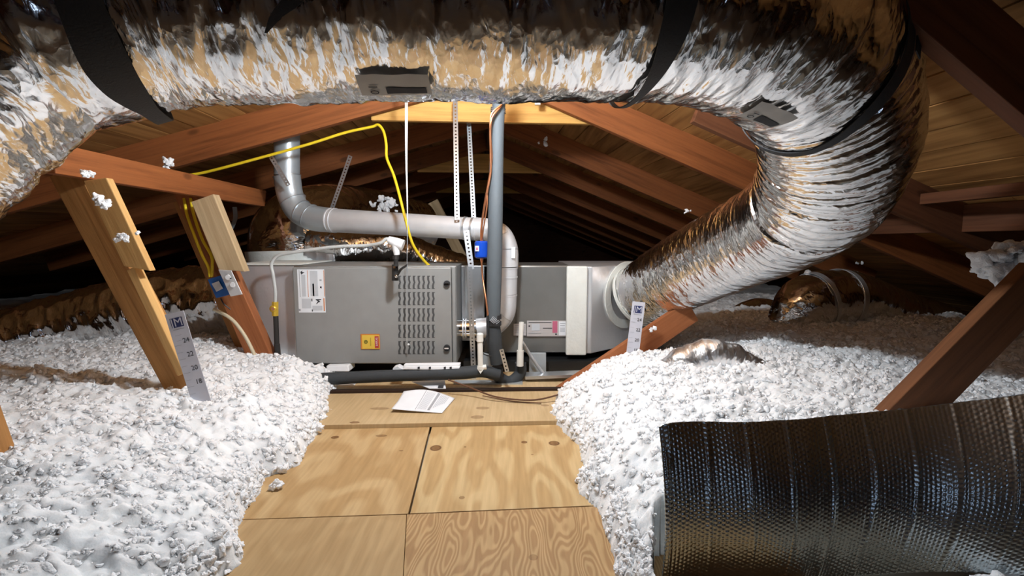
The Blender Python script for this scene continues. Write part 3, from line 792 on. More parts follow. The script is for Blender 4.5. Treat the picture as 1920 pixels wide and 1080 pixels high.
# ------------------------------------------------------------------ furnace
FD = 2.50
fx0, fx1 = P(553, 600, FD)[0], P(848, 600, FD)[0]
fz0, fz1 = P(700, 682, FD)[2], P(700, 501, FD)[2]
furn = thing('furnace', 'grey horizontal gas furnace cabinet with louvered front in the middle', 'furnace', ((fx0 + fx1) / 2, 2.78, fz0))
m = Mesh(); m.box((fx0, FD + 0.012, fz0), (fx1 + 0.022, FD + 0.55, fz1 + 0.006))
m.build('casing', 'cabinet', furn, bevel=0.004)
m = Mesh(); m.box((fx0 + 0.004, FD - 0.014, fz0 + 0.004), (fx1 - 0.002, FD + 0.011, fz1))
m.build('front_panel', 'cabinet', furn, bevel=0.006)
m = Mesh(); m.box((fx1 + 0.001, FD - 0.008, fz0 + 0.003), (fx1 + 0.02, FD + 0.0115, fz1 + 0.003)); m.build('edge_flange', 'cabinet', furn, bevel=0.003)
# louvers: flat dark chevrons, the openings' shade put into the colour, a lip each
fy = FD - 0.0145
sl_m, lip = Mesh(), Mesh()
def Q(px, py, d=fy): return P(px, py, d)
for r in range(5):
    y0 = 517 + r * 30.6
    for c in range(8):
        x0 = 747 + c * 9.0
        w = 5.2; hh = 24.5
        pts = [(x0, y0), (x0 + w, y0), (x0 + w, y0 + hh * .3), (x0 + w - 1.6, y0 + hh * .5) if False else (x0 + w + 1.2, y0 + hh * .5), (x0 + w, y0 + hh * .75), (x0 + w, y0 + hh), (x0, y0 + hh), (x0 - .4, y0 + hh * .75), (x0 + 1.8, y0 + hh * .5), (x0, y0 + hh * .3)]
        sl_m.prism([Q(a, b) - np.array([0, .0006, 0]) for a, b in pts][::-1], (0, 0.0005, 0))
        lp = [(x0 + 3.6, y0 + 2), (x0 + w + .6, y0 + 1), (x0 + w + .6, y0 + hh * .3), (x0 + w + 2.0, y0 + hh * .5), (x0 + w + .6, y0 + hh * .75), (x0 + w + .6, y0 + hh - 1), (x0 + 3.6, y0 + hh - 1), (x0 + 3.4, y0 + hh * .75), (x0 + 5.0, y0 + hh * .5), (x0 + 3.6, y0 + hh * .3)]
        k = len(lp); inner = [Q(a, b, fy - (0.004 if i in (0, 9, 8, 7, 6) else 0.0008)) for i, (a, b) in enumerate(lp)]
        lip.add(inner, [tuple(range(k))[::-1]])
sl_m.build('louver_dark_chevrons', 'slot', furn); lip.build('louver_blades', 'cabinet', furn)
for ky in (532, 652):
    m = Mesh(); c = Q(838, ky); m.cyl(c, c - np.array([0, .014, 0]), 0.0175, 0.016)
    k = m.build('latch_knob', 'black', furn, smooth=True)
    m = Mesh(); m.box((c[0] - .011, c[1] - .018, c[2] - .0035), (c[0] + .011, c[1] - .0142, c[2] + .0035)); m.build('knob_grip', 'chrome', k)
# rating label on the furnace: sideways sheet with orange bars and tiny print blocks
RT, DN = np.array([1.0, 0, 0]), np.array([0, 0, -1.0])
def flat(px0, py0, px1, py1, d, mat, parent, name, lift, label=None):
    a, b = P(px0, py0, d), P(px1, py1, d)
    m = Mesh(); m.box((a[0], d - lift - 0.0006, b[2]), (b[0], d - lift, a[2])); return m.build(name, mat, parent, label=label)
lab = flat(557, 505, 611, 586, fy, 'paper', furn, 'rating_label', 0.0005, 'white rating label with orange bars')
for (a, b, c, d_, mt) in ((576, 507, 579, 557, 'orange_ink'), (606.5, 507, 609.5, 556, 'orange_ink'), (606.5, 559, 609.5, 583, 'orange_ink'), (561.5, 506, 562.8, 557, 'ink'),
                        (565, 515, 574, 556, 'ink_light'), (581, 508, 597, 555, 'ink_light'), (586, 532, 590, 557, 'paper'), (566, 560, 584, 578, 'ink_light'), (586, 573, 605, 582, 'ink_light'),
                        (584, 560, 586, 565, 'ink_dark'), (585, 580, 587, 584, 'ink_dark'), (559, 579, 564, 583, 'ink')):
    flat(a, b, c, d_, fy, mt, lab, 'print_block', 0.0014)
def wedge(pts, parent, mat='ink_dark', d=fy, lift=0.0022):
    m = Mesh(); m.prism([P(a, b, d - lift) for a, b in pts][::-1], (0, 0.0005, 0)); return m.build('warning_symbol', mat, parent)
wedge([(563, 510), (567, 507), (566, 510), (571, 511), (567, 513), (565, 515)], lab)
wedge([(592, 561), (602, 561), (602, 562.4), (597, 563), (601, 566), (598, 566.5), (594, 570), (592.5, 570), (596, 565), (592, 562.4)], lab)
wedge([(600, 537), (603, 537), (603, 541), (600, 540)], lab); wedge([(599, 524), (603, 524), (603, 526.5), (599, 526.5)], lab, 'ink')
# brand badge, lying on its side
c0, c1 = P(676, 626, fy), P(713, 655, fy)
bd = Mesh(); bd.box((c0[0], fy - .004, c1[2]), (c1[0], fy, c0[2])); bd = bd.build('brand_badge', 'badge_rim', furn, bevel=0.003, label='orange-rimmed yellow brand badge with a red name panel')
flat(679, 628, 712, 653.5, fy, 'badge_yellow', bd, 'badge_face', 0.0043)
flat(703, 630, 711, 652, fy, 'red_ink', bd, 'badge_name_panel', 0.0055)
text('bryant', 0.021, P(706.6, 641, fy - 0.0075), DN, RT, 'white', bd, squash=0.85, depth=0)
text('Heating & Cooling', 0.0085, P(695, 641, fy - 0.0065), DN, RT, 'green_ink', bd, squash=0.7, depth=0)
m = Mesh(); cc = P(686, 641, fy - 0.0062); m.ring(cc, (0, -1, 0), 0.006, 0.010, 0.0004); m.ring(cc, (0, -1, 0), 0.0, 0.004, 0.0004); m.build('badge_emblem', 'green_ink', bd)
# feet under the furnace
for a, w_ in ((fx0 + 0.12, 'left'), (fx1 - 0.12, 'right')):
    m = Mesh(); m.box((a - .05, FD + .1, 0.019), (a + .05, FD + .5, fz0 - .0005))
    tag(m.build('support_block', 'black'), f'dark block in the gap under the {w_} end of the furnace', 'support block')

# return plenum at left, foil faced, with a mastic seam at the furnace
px0 = P(452, 600, 2.56)[0]
t = thing('return_plenum', 'foil-faced duct board plenum on the left side of the furnace', 'plenum', ((px0 + fx0) / 2, 2.85, 0.05))
m = Mesh(); m.box((px0, 2.56, 0.05), (fx0 - 0.002, 3.16, P(500, 497, 2.56)[2])); m.build('duct_board', 'foil_board', t, bevel=0.006)
m = Mesh(); a, b = P(524, 513, 2.55), P(553, 700, 2.55)
m.hexa([(P(524, 0, 2.53)[0], 2.53, P(0, 514, 2.53)[2]), (P(524, 0, 2.53)[0], 2.53, 0.06), (fx0 - .001, 2.505, 0.06), (fx0 - .001, 2.505, P(0, 503, 2.505)[2])], (0, 0.03, 0)); m.build('mastic_seam', 'mastic', t, bevel=0.003, label='wide grey-white sealed seam')
m = Mesh(); zt = P(500, 497, 2.56)[2]
m.box((px0 - .01, 2.55, zt), (fx0 + .02, 3.0, zt + 0.008)); m.build('top_flap', 'mastic', t, bevel=0.002)

# section between furnace and coil
CD = 2.70
ctop, cbot = P(1000, 498, CD)[2], P(1000, 661, CD)[2]
cx0, cx1 = fx1 + 0.024, P(1068, 600, CD)[0]
coil = thing('coil_cabinet', 'dark grey evaporator coil cabinet right of the flue pipe', 'coil cabinet', ((cx0 + cx1) / 2, 2.95, cbot))
m = Mesh(); m.box((cx0 + .13, CD, cbot), (cx1, CD + 0.42, ctop)); m.build('casing', 'cabinet_dark', coil, bevel=0.004)
m = Mesh(); xx = P(968, 600, CD)[0]; zz = P(1000, 629, CD)[2]; m.box((xx, CD - .012, zz), (cx1 - .004, CD - .001, ctop - .004)); m.build('access_panel', 'cabinet_dark', coil, bevel=0.003)
m = Mesh(); m.box((cx0, CD + .04, cbot + .06), (cx0 + .129, CD + .4, ctop - .003)); m.build('transition_sleeve', 'galv', coil, bevel=0.003)
m = Mesh(); a = P(872, 498, CD)[0]; b = P(884, 498, CD)[0]
m.box((a, CD - .0, cbot + .1), (a + .03, CD + .039, ctop)); m.box((P(905, 500, CD)[0], CD - .0, cbot + .1), (P(922, 500, CD)[0], CD + .039, ctop)); m.build('frame_rail', 'galv_spangle', coil)
ly = CD - 0.0125
lab = flat(988, 601, 1064, 630.5, ly, 'label_grey', coil, 'rating_label', 0.0005, 'long rating label with a pink block')
flat(1036, 602, 1045, 624, ly, 'pink_ink', lab, 'pink_block', .0014); flat(1048, 602.5, 1062, 628.5, ly, 'paper', lab, 'print_panel', .0014)
for (a, b, c, d_, mt) in ((991, 604, 1034, 605, 'ink_dark'), (1018, 614.5, 1035, 615.8, 'ink_dark'), (991, 610, 994, 612.5, 'ink_dark'), (991, 624, 1015, 625, 'ink'), (997, 607, 1012, 620, 'ink_light'),
                        (1041, 625, 1044, 628, 'ink_dark'), (1050, 606, 1060, 607, 'ink'), (1050, 610, 1059, 611, 'ink'), (1050, 614, 1059, 622, 'ink_light')):
    flat(a, b, c, d_, ly, mt, lab, 'print_block', .0024)
lab2 = flat(963, 607, 986, 629, ly, 'label_grey', coil, 'side_label', 0.0005)
for k in range(4): flat(965, 610 + k * 4, 984, 611.2 + k * 4, ly, 'ink', lab2, 'print_block', .0014)

# supply plenum with an angled end carrying the round collar
t = thing('supply_plenum', 'foil duct board plenum between the coil cabinet and the big duct', 'plenum', (0.6, 2.9, 0.1))
A = P(1109, 600, 2.66)[0]; B = 0.96
ztop, zbot = P(1120, 500, 2.66)[2], P(1120, 663, 2.66)[2] + 0.0
m = Mesh(); base = [(cx1 + .001, 2.67), (A, 2.66), (B, 3.08), (B, 3.4), (cx1 + .001, 3.4)]
m.prism([(x, y, zbot) for x, y in base], (0, 0, ztop - zbot)); m.build('duct_board', 'foil_board', t, bevel=0.004)
m = Mesh(); m.box((P(1068, 0, 2.655)[0], 2.635, zbot - .005), (P(1110, 0, 2.635)[0], 2.668, ztop + 0.004)); m.build('mastic_seam', 'mastic', t, bevel=0.008, label='broad white sealed corner strip')
nd = np.array([(3.08 - 2.66), -(B - A), 0]); nd /= np.linalg.norm(nd)
cen = P(1196, 555, 2.79)
fc = np.array([A, 2.66, 0]); cen = cen - nd * (np.dot(cen - fc, nd)); 
m = Mesh(); m.ring(cen + nd * 0.001, nd, 0.15, 0.200, 0.006, seg=48); m.build('collar_flange', 'mastic', t, smooth=False, label='round white mastic ring')
# tie rod board below
# drain pan and base
m = Mesh(); m.box((P(862, 0, 2.62)[0], 2.62, 0.019), (P(1180, 0, 2.62)[0], 3.3, cbot - 0.03)); tag(m.build('drain_pan', 'pan'), 'black drain pan under the coil cabinet', 'drain pan')
m = Mesh(); m.hexa([P(992, 662, 2.56), P(992, 708, 2.56), P(1024, 706, 2.56), P(1024, 662, 2.56)], (0, 0.02, 0)); tag(m.build('metal_plate', 'galv_spangle', bevel=0.002), 'pale metal plate standing in front of the drain pan', 'metal plate')
m = Mesh(); m.tube([P(978, 640, 2.53), P(1000, 675, 2.50), P(1023, 706, 2.47)], 0.0095); tag(m.build('drain_tube', 'galv', smooth=True), 'slanting grey metal tube in front of the pale plate', 'tube')
m = Mesh(); m.hexa([P(905, 662, 2.5), P(905, 689, 2.5), P(931, 690, 2.5), P(931, 668, 2.5)], (0, 0.02, 0)); tag(m.build('metal_plate', 'galv_spangle', bevel=0.002), 'small grey plate behind the capped white pipe', 'metal plate')

# ------------------------------------------------------------------ flue
t = thing('flue_pipe', 'silver metal flue pipe running from the roof across to the furnace side', 'flue pipe', P(760, 440, 2.6))
path = [P(538, 250, 2.93), P(538, 330, 2.93), P(545, 368, 2.93), P(560, 395, 2.92), P(585, 408, 2.9), P(620, 413, 2.86), P(740, 420, 2.74), P(870, 428, 2.62), P(915, 431, 2.59), P(938, 441, 2.57), P(950, 466, 2.57), P(951, 500, 2.57), P(950, 550, 2.58), P(946, 588, 2.59), P(925, 611, 2.6), P(895, 616, 2.6), P(856, 616, 2.6)]
def leg(name, idx, r, mat, parent, label=None, seg=32, n=None):
    m = Mesh(); m.tube([path[i] for i in idx] if not callable(idx) else idx(), r, seg=seg, n=n); return m.build(name, mat, parent, smooth=True, label=label)
leg('rising_section', [0, 1], 0.072, 'galv_spangle', t, 'dull spangled steel section', n=4)
leg('upper_elbow', [1, 2, 3, 4, 5], [0.076, 0.074, 0.075, 0.076, 0.072], 'galv_spangle', t, 'crimped elbow')
leg('crossing_section', [5, 6, 7], [0.07, 0.064, 0.060], 'pipe', t, 'smooth bright crossing pipe')
leg('right_elbow', [7, 8, 9, 10, 11], 0.0595, 'pipe', t)
leg('drop_section', [11, 12], 0.0555, 'pipe', t, n=4)
leg('lower_elbow', [12, 13, 14, 15], 0.0555, 'pipe', t)
leg('outlet_section', [15, 16], [0.05, 0.048], 'chrome', t, n=4)
for (i, fpos, r) in ((5, 0.0, .0735), (5, .06, .0735), (7, .0, .063), (7, .5, .063), (11, 0, .058), (11, .35, .058), (12, 0, .058), (12, .6, .058), (15, .2, .054), (15, .5, .056), (15, .62, .056)):
    a, b = path[i], path[i + 1]
    c = a + (b - a) * fpos; d = (b - a) / np.linalg.norm(b - a)
    m = Mesh(); m.cyl(c, c + d * 0.007, r, seg=32); m.build('joint_ring', 'pipe', t, smooth=True)
for (i, fpos) in ((1, 0), (2, .3), (3, .2), (3, .8), (9, 0), (10, 0), (13, 0), (14, 0)):
    a, b = path[i], path[i + 1]; c = a + (b - a) * fpos; d = (b - a) / np.linalg.norm(b - a)
    m = Mesh(); m.cyl(c, c + d * 0.004, .0785 if i < 5 else .0615 if i < 12 else .0575, seg=32); m.build('joint_ring', 'galv', t, smooth=True)
m = Mesh(); a = P(884, 428, 2.61)
for q in ((871, 2.615), (885, 2.605)):
    m = Mesh(); a = P(q[0], 428 + (q[0] - 870) * .07, q[1]); d = (path[8] - path[7]); d /= np.linalg.norm(d); m.cyl(a, a + d * 0.012, .0625, seg=32)
    m.build('strap_clamp', 'galv', t, smooth=True)
flat(959, 463, 966, 484, 2.508, 'white', t, 'small_sticker', 0.0)

# ------------------------------------------------------------------ perforated straps
def perf(a, b, width, pitch, name, label, mat='galv', facing=(0, -1, 0), sag=None):
    a = np.asarray(a, float); b = np.asarray(b, float); L = np.linalg.norm(b - a); x = (b - a) / L
    n = np.asarray(facing, float); n = n - x * n.dot(x); n /= np.linalg.norm(n); y = np.cross(n, x)
    k = max(2, int(L / pitch)); pt = L / k; m = Mesh(); hw = width / 2; hr = min(pitch, width) * 0.26
    for i in range(k):
        c = a + x * (i + .5) * pt
        out = [(-.5, -1), (0, -1), (.5, -1), (.5, 0), (.5, 1), (0, 1), (-.5, 1), (-.5, 0)]
        O = [c + x * pt * p + y * hw * q for p, q in out]
        an = [math.atan2(q * hw, p * pt) for p, q in out]
        I = [c + x * math.cos(t_) * hr + y * math.sin(t_) * hr for t_ in an]
        V = O + I + [p - n * .0012 for p in O] + [p - n * .0012 for p in I]
        f = []
        for j in range(8):
            l = (j + 1) % 8
            f += [(j, l, 8 + l, 8 + j), (16 + l, 16 + j, 24 + j, 24 + l), (8 + j, 8 + l, 24 + l, 24 + j)]
            if j in (0, 1, 4, 5): f.append((l, j, 16 + j, 16 + l))
        m.add(V, f)
    return tag(m.build(name, mat), label, 'hanger strap', 'perforated metal hanger straps')
perf(P(853.5, 186, 2.72), P(857, 412, 2.55), 0.026, 0.019, 'perforated_strap', 'perforated strap hanging from the collar tie to the flue, left of the black pipe')
perf(P(879, 228, 2.95), P(889, 425, 2.75), 0.026, 0.019, 'perforated_strap', 'dim perforated strap just left of the black pipe, farther back', 'galv_spangle')
perf(P(874, 432, 2.50), P(884, 505, 2.47), 0.030, 0.019, 'perforated_strap', 'bright perforated strap dropping from the flue clamp')
perf(P(880, 500, 2.465), P(889, 722, 2.47), 0.026, 0.017, 'perforated_strap', 'long perforated strap between furnace and flue reaching the deck')
perf(P(508, 294, 2.74), P(541, 348, 2.78), 0.026, 0.017, 'perforated_strap', 'short perforated strap in front of the rising flue at upper left')
perf(P(657, 292, 3.0), P(622, 392, 3.05), 0.026, 0.019, 'perforated_strap', 'slanting perforated strap in front of the foil dome')
perf(P(940, 655, 2.28), P(951, 697, 2.28), 0.02, 0.017, 'perforated_strap', 'short strap end beside the black pipe bottom')
m = Mesh(); m.ribbon([P(440, 388, 3.3), P(441, 410, 3.3), P(428, 440, 3.25)], 0.03, (1, 0, 0), .002); tag(m.build('metal_strap', 'galv_spangle'), 'curved pale strap behind the pale cleat', 'hanger strap')
m = Mesh(); m.ribbon([P(761.5, 150, 2.5), P(762, 200, 2.48), P(762, 300, 2.46), P(764, 400, 2.44), P(763, 520, 2.44), P(763, 640, 2.44)], [0.017, 0.014, 0.007, 0.004, 0.003, 0.0025], [(1, .1, 0), (1, .2, 0), (1, .5, 0)], .0015)
tag(m.build('metal_strap', 'galv', smooth=False), 'narrow twisted strap hanging straight down in front of the furnace louvers', 'hanger strap')
m = Mesh(); m.sphere(P(766, 646, 2.44), 0.006); tag(m.build('paper_scrap', 'white'), 'tiny white scrap at the lower end of the twisted strap', 'scrap')
m = Mesh(); m.box(tuple(P(1003, 196, 2.7)), tuple(P(1013, 180, 2.72))); tag(m.build('metal_clip', 'galv'), 'small metal clip at the top of the collar tie', 'clip')

# ------------------------------------------------------------------ refrigerant line, drier, wires
t = thing('refrigerant_line', 'thick vertical pipe in dark grey foam sleeve in front of the flue', 'insulated pipe', P(930, 690, 2.35))
m = Mesh(); m.tube([P(940, 150, 2.28), P(934, 215, 2.32), P(931, 300, 2.34), P(929, 400, 2.34), P(927, 500, 2.34), P(925, 600, 2.34)], [.030, .031, .034, .036, .037, .034], seg=24); m.build('upper_foam_sleeve', 'grey_foam', t, smooth=True)
m = Mesh(); m.tube([P(924, 596, 2.35), P(927, 640, 2.35), P(932, 682, 2.35)], [.033, .038, .032], seg=24); m.build('lower_foam_sleeve', 'black_foam', t, smooth=True)
m = Mesh(); m.tube([P(931, 690, 2.38), P(934, 705, 2.4), P(955, 716, 2.42), P(975, 700, 2.44), P(976, 680, 2.44)], .03, seg=20); m.build('trap_sleeve', 'black_foam', t, smooth=True)
m = Mesh()
for yy in (594, 606): 
    c = P(926, yy, 2.345); m.cyl(c + np.array([0, 0, .01]), c - np.array([0, 0, .01]), .0375, seg=24)
tp = m.build('black_tape', 'black', t, smooth=True)
text('||||//', 0.03, P(928, 601, 2.300), (0.8, 0, -0.6), (0.6, 0, 0.8), 'ink_light', tp, squash=.9)
m = Mesh(); a = P(934, 211, 2.325)
for k in range(3): m.ring(a + np.array([0, 0, .008 * k]), (0.1, 0, 1), 0.031, 0.036, 0.004, seg=24)
tag(m.build('wire_tie', 'galv'), 'wire tie around the top of the grey foam pipe', 'wire tie')
m = Mesh(); m.tube([P(948, 176, 2.28), P(938, 200, 2.26), P(922, 222, 2.25), P(920, 290, 2.28), P(920, 320, 2.29), P(911, 370, 2.3), P(903, 425, 2.33), P(902, 452, 2.36)], .0055, seg=10, n=80)
tag(m.build('copper_wire', 'copper', smooth=True), 'bright copper line from the foil duct down to the blue canister', 'copper line')
m = Mesh(); m.tube([P(955, 180, 2.27), P(940, 196, 2.25), P(921, 215, 2.24), P(922, 300, 2.29), P(914, 352, 2.3), P(913, 385, 2.3), P(905, 440, 2.33), P(905, 452, 2.36)], .0035, seg=8, n=80)
tag(m.build('copper_wire', 'copper', smooth=True), 'thinner second copper line looping beside the grey pipe', 'copper line')
t = thing('filter_canister', 'blue metal canister beside the grey foam pipe above the cabinet', 'canister', P(903, 487, 2.37))
a, b = P(903, 484, 2.38), P(903, 452, 2.38)
m = Mesh(); m.tube([a - np.array([0, 0, .001]), a, a + (b - a) * .08, a + (b - a) * .5, a + (b - a) * .92, b, b + np.array([0, 0, .001])], [.02, .028, .0345, .036, .0345, .028, .02], seg=28, smooth=False); m.build('body', 'blue_paint', t, smooth=True)
m = Mesh(); m.cyl(b, b + np.array([0, 0, .018]), .009, .006, seg=16); m.build('pipe_stub', 'copper', t, smooth=True); m = Mesh(); m.cyl(a, a - np.array([0, 0, .02]), .009, .006, seg=16); m.build('pipe_stub', 'copper', t, smooth=True)
m = Mesh(); m.box((P(891, 461, 2.345)[0], 2.345, P(891, 471, 2.345)[2]), (P(898, 461, 2.345)[0], 2.352, P(891, 461, 2.345)[2])); m.build('sticker', 'white', t, label='white and pink sticker')
m = Mesh(); m.box((P(892.5, 464, 2.344)[0], 2.3435, P(891, 469, 2.344)[2]), (P(896, 464, 2.344)[0], 2.3448, P(891, 464, 2.344)[2])); m.build('sticker_mark', 'pink_ink', t)
m = Mesh(); m.tube([P(903, 492, 2.37), P(905, 520, 2.36), P(911, 560, 2.32), P(915, 592, 2.30)], .0048, seg=10)
tag(m.build('copper_wire', 'copper', smooth=True), 'copper line from the bottom of the blue canister to the taped joint', 'copper line')
m = Mesh(); m.tube([P(916, 590, 2.30), P(914, 625, 2.28), P(905, 650, 2.27), P(903, 660, 2.27), P(912, 666, 2.27), P(922, 668, 2.28)], .003, seg=8)
tag(m.build('thin_wire', 'black', smooth=True), 'thin dark wire looping left of the grey pipe bottom', 'wire')
m = Mesh(); m.tube([P(840, 712, 2.2), P(880, 726, 2.18), P(930, 744, 2.12), P(1000, 750, 2.1), P(1040, 742, 2.12), P(1062, 733, 2.2)], .004, seg=8, n=60)
tag(m.build('brown_cable', 'brown_wire', smooth=True), 'thin brown cable curving over the plywood at the foot of the cabinet', 'cable')
m = Mesh(); m.tube([P(905, 742, 2.18), P(960, 752, 2.12), P(1015, 756, 2.08)], .0025, seg=8); tag(m.build('brown_cable', 'brown_wire', smooth=True), 'second thinner brown wire lying nearest on the plywood', 'cable')

# horizontal insulated condensate line
m = Mesh(); m.tube([P(500, 716, 2.3), P(600, 711, 2.3), P(700, 706, 2.3), P(800, 702, 2.3), P(870, 699, 2.3), P(905, 696, 2.32), P(935, 703, 2.34)], [.028, .031, .03, .029, .031, .031, .03], seg=24)
tag(m.build('insulated_line', 'black_foam', smooth=True), 'long black foam-covered line lying in front of the furnace bottom', 'insulated pipe')
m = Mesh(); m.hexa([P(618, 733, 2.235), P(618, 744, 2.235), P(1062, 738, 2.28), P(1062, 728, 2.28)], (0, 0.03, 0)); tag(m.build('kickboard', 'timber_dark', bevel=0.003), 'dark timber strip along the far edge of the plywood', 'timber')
m = Mesh(); m.hexa([P(985, 706, 2.42), P(985, 712, 2.42), P(1092, 707, 2.42), P(1092, 702, 2.42)], (0, 0.08, 0)); tag(m.build('metal_rail', 'galv'), 'flat galvanised rail in front of the black drain pan', 'rail')
m = Mesh(); m.hexa([P(850, 719, 2.38), P(850, 726, 2.38), P(980, 725, 2.38), P(980, 719, 2.38)], (0, 0.06, 0)); tag(m.build('metal_rail', 'galv_spangle'), 'dull metal rail lying under the black line', 'rail')

# PVC pipes
t = thing('capped_pipe', 'white plastic pipe with a cap standing before the cabinet corner', 'plastic pipe', P(903, 705, 2.25))
m = Mesh(); m.cyl(P(901, 690, 2.25), P(900, 637, 2.25), .013, seg=20); m.build('pipe', 'pvc', t, smooth=True)
m = Mesh(); m.cyl(P(900, 640, 2.25), P(900, 627, 2.25), .0165, seg=20); m.sphere(P(900, 626.8, 2.25), .0163, (1, 1, .45)); m.build('cap', 'pvc', t, smooth=True)
m = Mesh(); m.cyl(P(901, 686, 2.25), P(901, 692, 2.25), .0155, seg=20); m.add([P(894, 690, 2.24), P(910, 688, 2.24), P(901, 701, 2.235)], [(0, 2, 1)]); m.cyl(P(896, 690, 2.25), P(912, 688, 2.25), .012, seg=16); m.build('tee_fitting', 'pvc', t, smooth=True)
t = thing('open_pipe', 'open white plastic pipe with a coupling in front of the coil cabinet', 'plastic pipe', P(975, 690, 2.40))
m = Mesh(); m.cyl(P(975, 660, 2.40), P(978, 604, 2.40), .0125, seg=20, caps=False); m.cyl(P(975, 660, 2.40), P(978, 604, 2.40), .009, seg=20, caps=False); m.build('pipe', 'pvc', t, smooth=True)
m = Mesh(); m.cyl(P(975, 686, 2.40), P(975.5, 657, 2.40), .0175, seg=20); m.build('coupling', 'pvc', t, smooth=True)

# ------------------------------------------------------------------ gas line
t = thing('gas_line', 'grey flexible gas tube arching over the furnace top to its left side', 'gas line', P(630, 480, 2.42))
m = Mesh(); m.tube([P(516, 568, 2.42), P(516, 545, 2.42), P(512, 515, 2.42), P(509, 495, 2.42), P(520, 480, 2.42), P(545, 474, 2.42), P(600, 466, 2.42), P(640, 462, 2.42), P(690, 460, 2.42), P(715, 455, 2.4), P(725, 448, 2.4), P(735, 452, 2.4)], .0085, seg=14, n=120); m.build('flexible_tube', 'flexline', t, smooth=True)
m = Mesh(); a = P(740, 456, 2.39); m.tube([P(728, 449, 2.39), P(742, 455, 2.39), P(756, 460, 2.39)], [.017, .026, .027], seg=20); m.tube([P(742, 455, 2.39), P(744, 478, 2.39)], [.024, .014], seg=18, n=3)
m.build('foil_wrapped_tee', 'white', t, smooth=True, label='white tape wrapped tee')
t = thing('gas_pipe', 'black iron gas pipe with a lever handle hanging in front of the furnace', 'gas pipe', P(742, 530, 2.38))
m = Mesh(); m.cyl(P(743, 474, 2.39), P(742, 500, 2.39), .0115, seg=16); m.cyl(P(742, 480, 2.39), P(742, 486, 2.39), .016, seg=8); m.cyl(P(741, 496, 2.39), P(741, 526, 2.39), .0165, seg=16); m.build('pipe', 'iron', t, smooth=True)
m = Mesh(); m.cyl(P(743, 499, 2.375), P(743, 503, 2.375), .017, seg=8); m.build('union_nut', 'chrome', t, smooth=True); m = Mesh(); m.sphere(P(743, 518, 2.365), .009); m.build('lever_screw', 'chrome', t, smooth=True)
m = Mesh(); m.ribbon([P(746, 514, 2.36), P(752, 505, 2.35), P(762, 498, 2.345)], .013, (0.3, 0, 0.9), .012); m.build('lever_handle', 'iron', t)
t = thing('gas_valve', 'yellow gas shutoff valve with a black pipe stub below it, left of the furnace seam', 'valve', P(517, 660, 2.43))
m = Mesh(); m.cyl(P(516, 566, 2.42), P(516, 592, 2.42), .016, seg=8); m.sphere(P(513, 579, 2.415), .02, (1, .9, 1)); m.build('valve_body', 'brass', t, smooth=True)
m = Mesh(); m.cyl(P(511.5, 579, 2.4), P(511.5, 579, 2.388), .009, seg=14); m.build('valve_stem', 'copper', t, smooth=True)
m = Mesh(); m.cyl(P(517, 592, 2.42), P(519, 645, 2.42), .0125, seg=16); m.tube([P(519, 645, 2.42), P(521, 668, 2.42)], .015, seg=10, n=3); m.build('pipe_stub', 'iron', t, smooth=True)

# ------------------------------------------------------------------ cables and outlet box
m = Mesh(); m.tube([P(345, 330, 2.62), P(380, 324, 2.64), P(480, 298, 2.66), P(580, 270, 2.68), P(650, 248, 2.70), P(700, 237, 2.70), P(709, 234, 2.69), P(718, 244, 2.68), P(724, 270, 2.66), P(725, 295, 2.64), P(738, 328, 2.60), P(752, 378, 2.53), P(762, 418, 2.50), P(775, 460, 2.54), P(800, 494, 2.62), P(808, 500, 2.64)], .0075, seg=10, n=160)
tag(m.build('yellow_cable', 'yellow', smooth=True), 'yellow cable along the rafter then drooping to the furnace top', 'cable')
m = Mesh(); m.tube([P(345, 372, 2.44), P(350, 400, 2.42), P(364, 440, 2.40), P(380, 480, 2.39), P(391, 502, 2.385), P(394, 519, 2.38)], .007, seg=10)
tag(m.build('yellow_cable', 'yellow', smooth=True), 'left of the two yellow cables running down the strut to the outlet box', 'cable', 'yellow cables on the strut')
m = Mesh(); m.tube([P(357, 372, 2.43), P(364, 405, 2.41), P(380, 450, 2.39), P(397, 482, 2.38), P(398, 500, 2.38), P(397, 519, 2.38)], .007, seg=10)
tag(m.build('yellow_cable', 'yellow', smooth=True), 'right of the two yellow cables running down the strut to the outlet box', 'cable', 'yellow cables on the strut')
t = thing('outlet_box', 'blue electrical box with a white outlet plate screwed to the reddish strut', 'outlet box', P(415, 555, 2.36))
bk = np.array([0.02, 0.05, 0])
m = Mesh(); m.hexa([P(389, 524, 2.34), P(405, 559, 2.34), P(434, 551, 2.31), P(414, 516, 2.31)], (0.0, 0.05, 0)); m.build('box', 'blue_box', t, bevel=.002)
m = Mesh(); m.hexa([P(397, 532, 2.328), P(406, 547, 2.328), P(418, 541, 2.312), P(410, 527, 2.312)], (0, -0.001, 0)); m.build('sticker', 'label_grey', t, label='grey sticker')
m = Mesh(); m.hexa([P(409, 505.5, 2.30), P(432, 556, 2.30), P(454, 552, 2.28), P(433, 507, 2.28)], (0, 0.006, 0)); pl = m.build('outlet_plate', 'white', t, bevel=.002, label='white outlet plate')
for q in ((428, 520), (437, 534)):
    m = Mesh(); c = P(*q, 2.288); m.cyl(c, c + np.array([0, -.005, 0]), .014, .012, seg=18); m.build('socket', 'white', pl, smooth=True)
m = Mesh(); m.box(tuple(P(431, 523, 2.279)), tuple(P(434, 521, 2.281))); m.build('socket_slot', 'ink_dark', pl)
m = Mesh(); m.tube([P(401, 580, 2.40), P(425, 592, 2.38), P(440, 604, 2.37), P(458, 628, 2.36), P(470, 650, 2.35), P(484, 680, 2.35)], .0085, seg=10)
tag(m.build('cream_cable', 'cream', smooth=True), 'cream cable curving beneath the outlet box into the insulation', 'cable')
